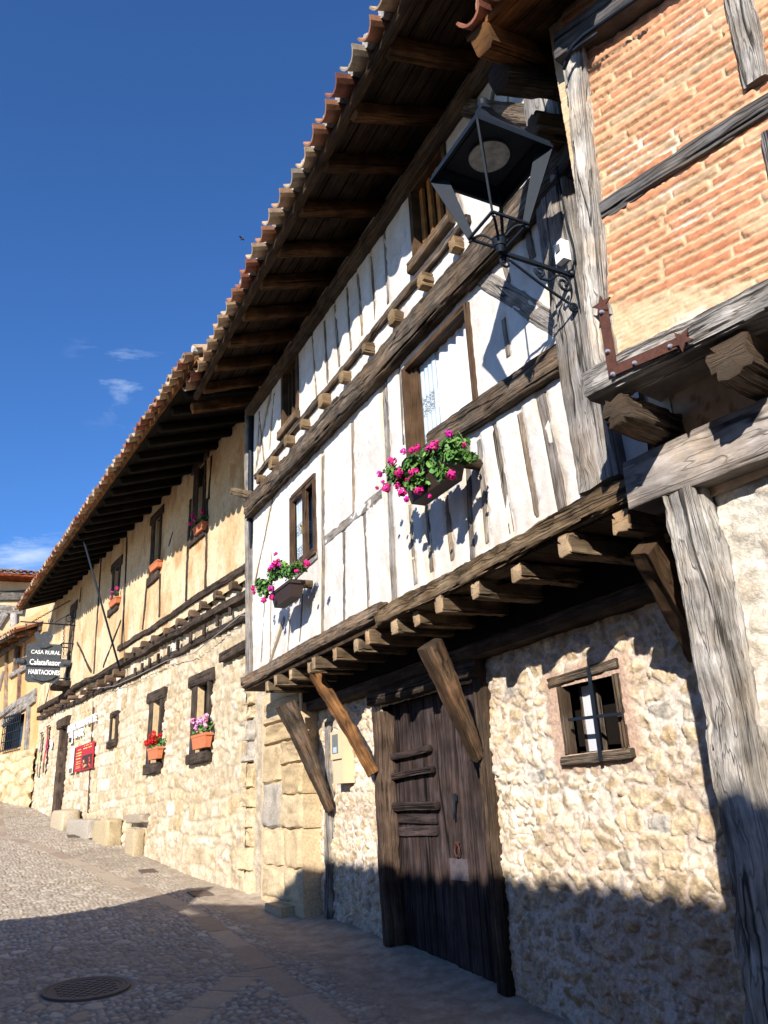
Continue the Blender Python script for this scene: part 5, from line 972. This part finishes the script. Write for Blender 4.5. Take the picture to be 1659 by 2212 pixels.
def bloom(p, rad, col, parent, seed):
    r = random.Random(seed); m = MB(); p = np.array(p, float)
    for i in range(46):
        d = np.array([r.gauss(0, 1) for _ in range(3)]); d /= np.linalg.norm(d); q = p + d*rad*r.uniform(.55, 1.0); nn = d + np.array([r.gauss(0, .35) for _ in range(3)]); nn /= np.linalg.norm(nn); a = np.cross(nn, (.3, .5, .8)); a /= np.linalg.norm(a); b = np.cross(nn, a); s = rad*r.uniform(.28, .42); ph = r.uniform(0, 6)
        k = r.uniform(.7, 1.35); m.add([q + a*s*math.cos(ph+j*1.257) + b*s*math.sin(ph+j*1.257) + nn*s*.15*(j % 2) for j in range(5)], [(0, 1, 2, 3, 4)], col=tuple(min(1, c_*k) for c_ in col))
    return m.build('flower', M_PETAL, parent)
MAG = (.60, .018, .20)
# near, beneath the large window
TX, NY = np.array([1.0, 0, 0]), np.array([0, -1.0, 0])
planter('flower_box', (-4.60, 2.80, 2.115), .62, .17, .17, TX, NY, M_PBOX, 'dark brown box of magenta geraniums bracketed under the large curtained window')
pl1 = thing('geranium', (-4.62, 2.78, 2.26), 'bushy magenta geranium spilling over the box under the large window', 'plant')
def pxcloud(root, blobs, size, seed):
    m = MB()
    for i, (u, v, y, ex, ez, n) in enumerate(blobs): leafcloud(m, PY(u, v, y), [np.array([ex, 0, 0]), np.array([0, .085, 0]), np.array([0, 0, ez])], int(n*1.35), size, seed+i)
    for i, (u, v, y, ex, ez, n) in enumerate(blobs):
        c = PY(u, v, y)
        for k in range(5): a = c + np.array([random.Random(i*9+k).uniform(-ex, ex)*.5, .02, -.05]); m.tube([a, a+np.array([random.Random(k).uniform(-.05, .05), -.03, .05]), a+np.array([random.Random(k+3).uniform(-.09, .09), -.05, .12])], .003, n=5, col=(.10, .16, .04))
    m.build('foliage', M_LEAF, root)
pxcloud(pl1, ((975, 970, 2.74, .11, .085, 170), (935, 985, 2.72, .12, .08, 190), (895, 1005, 2.70, .11, .08, 190), (865, 1030, 2.68, .09, .08, 170), (900, 1042, 2.66, .09, .07, 130), (955, 1018, 2.66, .045, .07, 70), (992, 958, 2.76, .05, .06, 60), (848, 1020, 2.66, .05, .05, 40), (1010, 985, 2.76, .03, .05, 22), (985, 985, 2.70, .06, .05, 60)), .026, 900)
for i, (cu, cv) in enumerate(((620, 1117), (525, 1190), (417, 1205), (380, 1225), (317, 1232), (246, 1300), (290, 1375), (388, 1370), (160, 1383), (210, 1475), (280, 1460), (143, 1475), (183, 1435), (310, 1505), (420, 1490), (640, 1390), (340, 1550), (495, 1530), (725, 1185), (350, 1420), (485, 1220))):
    rad = (.030 if i in (1, 5, 6, 7, 9, 13, 14, 15) else .021 if i not in (11, 12, 17, 18) else .013); p = PY(768+cu/3.0857, 576+cv/3.0857, 2.62 + .02*(i % 3)); bloom(p, rad*1.25, (MAG if i % 4 else (.62, .02, .34)), pl1, 300+i)
p = PY(621, 1272, 2.80); planter('flower_box', (p[0], 2.80, PY(607, 1303, 2.74)[2]), .60, .17, .17, TX, NY, M_PBOX, 'dark brown box of magenta geraniums bracketed under the small upper window')
pl2 = thing('geranium', (p[0], 2.78, p[2]+.1), 'magenta geranium with one clump hanging left of the box under the small upper window', 'plant')
pxcloud(pl2, ((606, 1230, 2.76, .13, .085, 170), (592, 1240, 2.74, .10, .08, 110), (622, 1236, 2.76, .12, .07, 110), (640, 1228, 2.76, .07, .05, 50), (573, 1270, 2.68, .12, .10, 150), (563, 1262, 2.66, .08, .07, 60), (648, 1225, 2.78, .04, .06, 25)), .027, 950)
for i, (cu, cv) in enumerate(((888, 1322), (885, 1385), (905, 1368), (848, 1424), (915, 1395), (1097, 1386), (1028, 1437), (742, 1550), (858, 1552), (865, 1612), (812, 1630), (800, 1560), (870, 1405), (745, 1580))):
    p = PY(307.2+cu/3.0857, 768+cv/3.0857, 2.66); bloom(p, (.036 if i in (1, 5, 7, 8, 9, 10, 12) else .024), (MAG if i % 4 else (.62, .02, .34)), pl2, 340+i)
# small terracotta boxes up the street
RED, PINK = (.55, .012, .012), (.62, .30, .45)
def small_box(u0, v0, u1, v1, d, label, plabel, fcol, nf, nl, mt=M_TERRA, Hh=.16):
    a = YP.at(u0, v0, d); b = YP.at(u1, v1, d); L_ = b[0]-a[0]; zc = (a[1]+b[1])/2; c = YP.P((a[0]+b[0])/2, zc, d)
    planter('flower_box', c, L_*.86, .12, Hh*.85, YP.t, YP.n, mt, label)
    if nl:
        pr = thing('geranium', c + np.array([0, 0, Hh]), plabel, 'plant'); m = MB(); leafcloud(m, c + np.array([0, 0, Hh+.06]), [YP.t*L_*.5, YP.n*.10, np.array([0, 0, .12])], nl, .030, int(u0)); m.build('foliage', M_LEAF, pr)
        r = random.Random(int(u0*7))
        for i in range(nf): bloom(c + YP.t*L_*r.uniform(-.5, .5) + YP.n*r.uniform(0, .12) + np.array([0, 0, Hh+r.uniform(.04, .22)]), .042, tuple(q*r.uniform(.8, 1.2) for q in fcol), pr, 500+int(u0)+i)
small_box(421, 1156, 444, 1144, DU+.06, 'small terracotta box with pink-flowered plant in the upper window nearest the white house', 'sprawling plant with few magenta flowers in the upper window nearest the white house', MAG, 4, 70)
small_box(326, 1237, 347, 1224, DU+.06, 'long plain terracotta box hung in the second upper window, almost no plant showing', 'tiny green sprigs in the box of the second upper window', MAG, 0, 14)
small_box(238, 1312, 257, 1303, DU+.06, 'orange terracotta box in the third upper window, beside the long iron rod', 'thin stemmed plant with two magenta blooms in the third upper window', MAG, 3, 30)
small_box(417, 1623, 454, 1610, .12, 'terracotta box of pale pink flowers on the ground floor sill nearest the quoins', 'pale pink flowering plant on the ground floor sill nearest the quoins', PINK, 14, 110, Hh=.26)
small_box(322, 1645, 348, 1635, .12, 'terracotta box of red flowers on the farther ground floor sill', 'bright red geraniums on the farther ground floor sill', RED, 14, 90, Hh=.24)

# ------------------------------------------------------------ signs, posters, cloths
def text(body, height, mt, parent, o, t, n, ext=.004, name='lettering', shear=0, width=None, offset=0.0, align='CENTER', space=1.0):
    c = bpy.data.curves.new(name, 'FONT'); c.body = body; c.size = height*1.38; c.align_x = align; c.align_y = 'CENTER'; c.extrude = ext; c.shear = shear; c.offset = offset; c.space_character = space; c.resolution_u = 3
    tmp = bpy.data.objects.new('tmp', c); COL.objects.link(tmp); dg = bpy.context.evaluated_depsgraph_get(); me = bpy.data.meshes.new_from_object(tmp.evaluated_get(dg)); bpy.data.objects.remove(tmp); me.name = name
    co = np.zeros(len(me.vertices)*3); me.vertices.foreach_get('co', co); co = co.reshape(-1, 3)
    sx = width/(co[:, 0].max()-co[:, 0].min()) if width else 1.0
    t = np.array(t, float); n = np.array(n, float); up = np.cross(n, t)
    P = np.array(o) + co[:, :1]*sx*t + co[:, 1:2]*up + co[:, 2:3]*n; me.vertices.foreach_set('co', P.ravel()); me.update(); me.materials.clear()
    return link(name, me, mt, parent, smooth=False)
M_LETTER = mat('white_letter_paint', col=(.80, .80, .80), rough=.6, vc=False, bstr=0)
# hanging sign: bar square to the wall, board across it facing down the street
ps = YP.at(163, 1351, DU); wp = YP.P(ps[0], ps[1], DU); SP = Pl(wp[0], wp[1], 96)
sg = thing('hanging_sign', wp, 'grey scroll-shaped hanging sign reading CASA RURAL Calatañazor HABITACIONES with a carved crest', 'sign')
def sp(u, v, d=0.0): return SP.at(u, v, d)
e = sp(44, 1342); m = MB(); m.tube([SP.P(0, ps[1]), SP.P(e[0], ps[1])], .018, n=8); m.build('bracket_bar', M_IRON, sg, smooth=True)
m = MB(); c0 = sp(150, 1340); rr = .13
def sspiral(c, r0, r1, a0, turns, n=28): return [SP.P(c[0] + (r0+(r1-r0)*t)*math.cos(a0+turns*2*math.pi*t), c[1] + (r0+(r1-r0)*t)*math.sin(a0+turns*2*math.pi*t)) for t in np.linspace(0, 1, n)]
m.tube(sspiral((c0[0], ps[1]+.17), .15, .03, -math.pi/2, 1.6), .011, n=6); m.build('bracket_scroll', M_IRON, sg, smooth=True)
c1 = sp(110, 1340); m = MB(); m.tube(sspiral((c1[0], ps[1]+.08), .07, .02, -math.pi/2, -1.4), .010, n=6); m.build('bracket_scroll', M_IRON, sg, smooth=True)
m = MB(); m.tube([SP.P(c1[0]+.1, ps[1]+.03), SP.P((c0[0]+c1[0])/2, ps[1]+.14), SP.P(c0[0]-.02, ps[1]+.31)], .009, n=6); m.build('bracket_scroll', M_IRON, sg, smooth=True)
def chain(m, a, b, r=.02):
    a = np.array(a); b = np.array(b); L_ = np.linalg.norm(b-a); n = max(4, int(L_/(r*2.6))); t = (b-a)/L_; s1 = np.cross(t, (.3, .9, .2)); s1 /= np.linalg.norm(s1); s2 = np.cross(t, s1)
    for i in range(n):
        c = a + (b-a)*(i+.5)/n; s = s1 if i % 2 else s2; m.tube([c + t*r*1.6*math.cos(q) + s*r*.8*math.sin(q) for q in np.linspace(0, 2*math.pi, 9)], r*.28, n=4)
tb = sp(66, 1447)[1]
A = sp(57, 1343); B = sp(53, 1418); m = MB(); chain(m, SP.P(A[0], ps[1]), SP.P(B[0], B[1]), .026); m.build('chain', M_IRON, sg)
A = sp(138, 1349); B = sp(137, 1420); m = MB(); chain(m, SP.P(A[0], ps[1]), SP.P(B[0], B[1]), .026); m.build('chain', M_IRON, sg)
A = sp(68, 1340); q = YP.pt(152, 1297, DU); m = MB(); chain(m, SP.P(A[0], ps[1]), q, .03); m.build('chain', M_IRON, sg)
def prism(m, pts, d0, d1, pl=SP, col=(1, 1, 1)):
    n = len(pts); v = [pl.P(a, b, d0) for a, b in pts] + [pl.P(a, b, d1) for a, b in pts]; m.add(v, [tuple(range(n)), tuple(range(2*n-1, n-1, -1))] + [(i, n+i, n+(i+1) % n, (i+1) % n) for i in range(n)], col=col)
Z_ = lambda cu, cv: sp(30.7+cu/12.0, 1321+cv/12.0)
m = MB(); prism(m, [Z_(*q) for q in ((340, 850), (450, 800), (650, 830), (950, 850), (1180, 860), (1250, 930), (1215, 1000), (1215, 1160), (1180, 1200), (1180, 1650), (1165, 1800), (1060, 1870), (830, 1840), (720, 1900), (600, 1840), (350, 1830), (275, 1760), (290, 1600), (320, 1200), (330, 1000), (320, 920))], -.02, .03); m.build('board', M_SIGN, sg)
m = MB(); prism(m, [Z_(*q) for q in ((140, 1220), (380, 1160), (470, 1190), (1080, 1200), (1200, 1240), (1370, 1250), (1365, 1450), (1200, 1460), (1060, 1430), (480, 1420), (370, 1400), (150, 1410), (130, 1320))], .03, .07, col=(1, 1, 1)); m.build('banner', M_SIGN, sg)
for q in ((150, 1300), (1350, 1350)):
    a = Z_(*q); m = MB(); m.tube([SP.P(a[0]-.09, a[1], .05), SP.P(a[0]+.09, a[1], .05)], .085, n=14); m.build('banner_roll', M_SIGN, sg, smooth=True, auto=40)
m = MB(); prism(m, [Z_(*q) for q in ((620, 830), (560, 700), (520, 570), (600, 520), (680, 600), (740, 540), (880, 520), (960, 580), (1000, 640), (960, 760), (900, 830), (960, 890), (800, 950), (660, 950))], .0, .07); m.build('crest', M_SIGN, sg)
m = MB(); m.tube([SP.P(*Z_(*q), .05) for q in ((430, 1660), (520, 1740), (660, 1790), (820, 1795), (960, 1750), (1080, 1670))], .03, n=8); m.build('carved_swag', M_SIGN, sg, smooth=True)
def stext(body, q0, q1, h, **k):
    a = Z_(*q0); b = Z_(*q1); wd = math.hypot(b[0]-a[0], b[1]-a[1]); t = SP.t*(b[0]-a[0])/wd + np.array([0, 0, (b[1]-a[1])/wd]); text(body, h, M_LETTER, sg, SP.P((a[0]+b[0])/2, (a[1]+b[1])/2, k.pop('d', .036)), t, SP.n, width=wd, **k)
hpx = abs(sp(60, 1400)[1]-sp(60, 1410)[1])/10
stext('CASA RURAL', (430, 1050), (1190, 1090), hpx*8.5, offset=.002); stext('Calatañazor', (380, 1320), (1185, 1355), hpx*12, d=.075, offset=.004); stext('HABITACIONES', (360, 1565), (1170, 1605), hpx*10, offset=.004)
# white letters on the tavern wall
let = thing('wall_lettering', YP.pt(185, 1560), 'white standing letters RESTAURANTE BAR fixed to the stone wall beside the tavern door', 'sign')
a = YP.at(154, 1577); b = YP.at(215, 1550); wd = b[0]-a[0]; sl_ = (b[1]-a[1])/wd; t = YP.t + np.array([0, 0, sl_]); t /= np.linalg.norm(t); hp = abs(YP.at(185, 1552)[1]-YP.at(185, 1572)[1])
text('RESTAURANTE', hp*.78, M_LETTER, let, YP.P((a[0]+b[0])/2, (a[1]+b[1])/2, .08), t, YP.n, ext=.02, width=wd, offset=.006, name='letters_upper')
a = YP.at(168, 1590); b = YP.at(187, 1580); text('BAR', hp*.78, M_LETTER, let, YP.P((a[0]+b[0])/2, (a[1]+b[1])/2, .08), t, YP.n, ext=.02, width=b[0]-a[0], offset=.006, name='letters_lower')
def wallsheet(name, label, cat, q0, q1, mt_col, d=.07, extra=None, mt=M_PAINT, grp=None):
    """q0 = lower left, q1 = upper right"""
    a = YP.at(*q0, d); b = YP.at(*q1, d); root = thing(name, YP.P((a[0]+b[0])/2, a[1], d), label, cat, grp); m = MB(); m.box(YP.P((a[0]+b[0])/2, (a[1]+b[1])/2, d), (b[0]-a[0], .02, b[1]-a[1]), (YP.t, YP.n, (0, 0, 1)), col=mt_col); m.build('sheet', mt, root)
    if extra: extra(root, a, b, d+.012)
    return root
def poster_print(root, a, b, d):
    W_, H_ = b[0]-a[0], b[1]-a[1]; P_ = lambda x, y, e=.0: YP.P(a[0]+x*W_, a[1]+y*H_, d+e)
    m = MB(); m.box(P_(.70, .30), (.52*W_, .006, .50*H_), (YP.t, YP.n, (0, 0, 1)), col=(.05, .02, .02)); m.build('picture', M_PAINT, root)
    ycol = mat('yellow_print', col=(.80, .55, .18), vc=False, rough=.6, bstr=0); r = random.Random(4)
    m = MB()
    for i in range(11): x = r.uniform(.5, .92); y = r.uniform(.1, .5); m.box(P_(x, y, .006), (.06*W_, .004, .11*H_*r.uniform(.5, 1)), (YP.t, YP.n, (0, 0, 1)), col=r.choice(((.6, .22, .06), (.55, .38, .2), (.5, .08, .04), (.7, .5, .3))))
    m.build('figures', M_PAINT, root)
    m = MB()
    for (x, y, w_, h_) in ((.70, .92, .42, .035), (.70, .82, .46, .05), (.24, .84, .20, .04), (.24, .72, .30, .05), (.24, .62, .30, .05), (.24, .50, .28, .05), (.24, .38, .24, .03), (.24, .30, .26, .03), (.24, .20, .22, .02), (.24, .14, .24, .02)):
        k = 8
        for j in range(k):
            if r.random() < .85: m.box(P_(x-w_/2+w_*(j+.5)/k, y+.012*(x-.5), .005), (w_/k*W_*.7, .004, h_*H_*r.uniform(.6, 1)), (YP.t, YP.n, (0, 0, 1)))
    m.build('print', ycol, root)
wallsheet('poster', 'large dark red poster with yellow print beside the tavern door', 'poster', (160, 1669), (204, 1600), (.36, .02, .03), extra=poster_print)
def notice_print(root, a, b, d):
    m = MB(); W_, H_ = b[0]-a[0], b[1]-a[1]; m.box(YP.P(a[0]+W_*.5, a[1]+H_*.11, d), (W_*.9, .004, H_*.18), (YP.t, YP.n, (0, 0, 1)), col=(.12, .11, .06)); m.build('photo_strip', M_PAINT, root)
    m = MB(); m.box(YP.P(a[0]+W_*.5, a[1]+H_*.86, d), (W_*.6, .004, H_*.03), (YP.t, YP.n, (0, 0, 1)), col=(.3, .3, .3)); m.build('print', M_PAINT, root)
wallsheet('notice', 'tall narrow white notice between tavern door and red poster', 'notice', (149, 1672), (161, 1613), (.62, .64, .66), extra=notice_print)
def lamp_plate(root, a, b, d): m = MB(); W_, H_ = b[0]-a[0], b[1]-a[1]; m.box(YP.P(a[0]+W_*.6, a[1]+H_*.3, d), (W_*.6, .06, H_*.35), (YP.t, YP.n, (0, 0, 1)), col=(.05, .03, .03)); m.build('holder', M_PAINT, root)
wallsheet('notice_plate', 'white plate with dark holder at the top corner of the tavern door', 'plate', (150, 1608), (158, 1578), (.78, .80, .82), extra=lamp_plate)
wallsheet('notice_plate', 'small white plate between red woven hanging and tavern door', 'plate', (108.5, 1618), (113.5, 1600), (.75, .76, .80))
def hanging(label, q0, q1, bands):
    a = YP.at(*q0, .09); b = YP.at(*q1, .09); root = thing('woven_hanging', YP.P((a[0]+b[0])/2, a[1], .09), label, 'hanging', None); n0, n1 = 14, 90; S, Zz = np.meshgrid(np.linspace(a[0], b[0], n0), np.linspace(a[1], b[1], n1), indexing='ij'); rel = (Zz-a[1])/(b[1]-a[1])
    col = np.zeros((n0, n1, 3)); 
    for (y0_, y1_, c_) in bands: col[(rel >= y0_) & (rel <= y1_)] = c_
    col *= (.75+.5*_h(np.floor(S*18), np.floor(Zz*14), S*0, 5))[..., None]
    P = YP.o + S[..., None]*YP.t + (.09+.02*np.sin(Zz*5))[..., None]*YP.n; P[..., 2] = Zz; sheet('cloth', P.reshape(-1, 3), n0, n1, col.reshape(-1, 3), M_CLOTH, root)
    m = MB(); m.tube([YP.P(a[0]-.06, b[1]+.01, .09), YP.P(b[0]+.06, b[1]+.01, .09)], .02, n=6, col=(.1, .06, .04)); m.build('rod', M_PAINT, root)
hanging('dark green woven hanging with a lime green patch, left of the tavern door', (79, 1678), (91, 1583), ((0, .10, (.05, .13, .07)), (.10, .22, (.30, .10, .05)), (.22, .30, (.08, .14, .06)), (.30, .55, (.22, .48, .08)), (.55, .75, (.16, .10, .12)), (.75, 1, (.11, .13, .08))))
hanging('dark red woven hanging with brown bands, nearest the tavern door', (92, 1670), (106, 1568), ((0, .22, (.12, .055, .03)), (.22, .42, (.48, .08, .07)), (.42, .75, (.30, .012, .05)), (.75, 1, (.20, .07, .04))))
# long iron rod propped from the eaves to the floor band
a = YP.pt(181, 1168, 1.25); b = YP.pt(260, 1450, .22); m = MB(); m.tube([a, b], .022, n=8); o = m.build('iron_rod', M_IRON, None, smooth=True); tag(o, 'long thin dark iron rod slanting from the eaves to the ochre house joists', 'rod')
m = MB(); pts = [YP.pt(u, v, .14) for u, v in ((163, 1505), (200, 1492), (245, 1478), (300, 1458), (360, 1432), (420, 1405), (470, 1370), (520, 1335), (541, 1322))]; pts = [p + np.array([0, 0, .05*math.sin(i*2.1)]) for i, p in enumerate(pts)]; m.tube(pts, .008, n=6); o = m.build('cable', mat('pale_cable', col=(.25, .23, .21), vc=False, rough=.6, bstr=0), None, smooth=True); tag(o, 'pale cable sagging along the timber band of the ochre house', 'cable')
# meter box
a = WL.at(722.5, 1690, .06); b = WL.at(752, 1577, .06); mb = thing('meter_box', PY(738, 1690, YL-.05), 'cream metal meter box with small dark window between the two left braces', 'meter box')
x0, x1, z0, z1 = WL.at(731, 1693, .08)[0], WL.at(752, 1693, .08)[0], WL.at(735, 1693, .08)[1], WL.at(735, 1580, .08)[1]
m = MB(); m.box(((x0+x1)/2, YL-.07, (z0+z1)/2), (x1-x0, .14, z1-z0)); bx = m.build('box', M_CREAM, mb)
zz = z0+(z1-z0)*.45; m = MB(); m.box(((x0+x1)/2-.005, YL-.150, (zz+z1)/2), (x1-x0+.01, .022, z1-zz-.01)); dr_ = m.build('door', M_CREAM, mb)
m = MB(); m.box(((x0+x1)/2-.005, YL-.163, (zz+z1)/2+.015), ((x1-x0)*.60, .006, (z1-zz)*.66)); m.build('glass', mat('meter_glass', col=(.15, .17, .17), rough=.3, vc=False, bstr=0), dr_)
m = MB(); m.box(((x0+x1)/2-.005, YL-.167, (zz+z1)/2-.05), ((x1-x0)*.34, .004, (z1-zz)*.20)); m.build('dial', mat('meter_dial', col=(.40, .48, .58), rough=.5, vc=False, bstr=0), dr_)
# stones at the wall foot
def boulder(name, c, size, ax, label, cat, seed, col=(.68, .56, .38), sub=5, rnd=.35):
    bpy_v = []; n = 14; m = MB(); S = []
    u = np.linspace(0, 2*np.pi, 29)[:-1]; w_ = np.linspace(-np.pi/2, np.pi/2, 15); U, W_ = np.meshgrid(u, w_, indexing='ij'); pw = lambda v: np.sign(v)*np.abs(v)**rnd
    x = pw(np.cos(W_))*pw(np.cos(U)); y = pw(np.cos(W_))*pw(np.sin(U)); z = pw(np.sin(W_)); r = 1 + .16*fbm(x*1.8+seed, y*1.8, z*1.8, seed=seed, o=5)
    P = np.array(c) + (x*r*size[0]/2)[..., None]*ax[0] + (y*r*size[1]/2)[..., None]*ax[1] + (z*r*size[2]/2)[..., None]*np.array([0, 0, 1.0]); nu, nw = U.shape
    f = [(i*nw+j, ((i+1) % nu)*nw+j, ((i+1) % nu)*nw+j+1, i*nw+j+1) for i in range(nu) for j in range(nw-1)]
    m.add(P.reshape(-1, 3).tolist(), f, col=col); o = m.build(name, M_STONE, None, smooth=True, auto=60); tag(o, label, cat); return o
ax = (YP.t, YP.n)
def ybox(name, u0, v0, u1, v1, d0, d1, label, cat, seed, col, rnd=.28, ztop=None):
    dm = (d0+d1)/2; a = YP.at(u0, v0, d1); b = YP.at(u1, v1, d1); xg = YP.P((a[0]+b[0])/2, 0, dm)[0]; zb = float(gz(xg))-.12; zt = b[1] if ztop is None else gz(xg)+ztop
    if name in ('stone_lintel',): zb = a[1]
    boulder(name, YP.P((a[0]+b[0])/2, (zb+zt)/2, dm), (b[0]-a[0], d1-d0, zt-zb), ax, label, cat, seed, col, rnd=rnd)
ybox('step_stone', 106, 1781, 134, 1753, .05, .50, 'pale squarish stone block set before the tavern door', 'stone block', 7, (.44, .36, .25), ztop=.42)
ybox('bench_slab', 141, 1778, 189, 1765, .05, .42, 'grey slab bench beside the pale doorstep block', 'bench', 11, (.36, .31, .25), rnd=.3, ztop=.34)
ybox('stone_block', 197, 1816, 232, 1764, .0, .34, 'large ochre stone block against the wall under the red poster', 'stone block', 13, (.42, .33, .20), rnd=.25, ztop=.45)
ybox('stone_lintel', 268, 1779, 304, 1758, .0, .18, 'grey stone lintel over a small hole at the wall foot', 'lintel', 17, (.33, .27, .20), rnd=.25)
ybox('hole_block', 267, 1838, 290, 1790, .0, .22, 'upright stone beside the small hole at the wall foot', 'stone block', 19, (.42, .33, .21), rnd=.22, ztop=.45)
# a bird high in the blue
bc = PY(523, 516, 1.0); bc = ray(523, 516); bc = bc/np.linalg.norm(bc)*34
m = MB(); d_ = np.array([.7, .5, .1]); d_ /= np.linalg.norm(d_); s_ = np.cross(d_, (0, 0, 1.0)); m.tube([bc - d_*.12, bc - d_*.06, bc, bc + d_*.06, bc + d_*.09], [.008, .022, .028, .02, .005], n=8, col=(.05, .04, .04))
m.add([bc + d_*.04, bc - d_*.04, bc + s_*.17 + np.array([0, 0, .05]) - d_*.05, bc + s_*.12 + np.array([0, 0, .05]) + d_*.02, bc - s_*.17 + np.array([0, 0, .05]) - d_*.05, bc - s_*.12 + np.array([0, 0, .05]) + d_*.02], [(0, 1, 2, 3), (1, 0, 5, 4)], col=(.05, .04, .04)); o = m.build('bird', M_PAINT, None); tag(o, 'tiny dark bird flying in the blue sky left of the roof', 'bird')
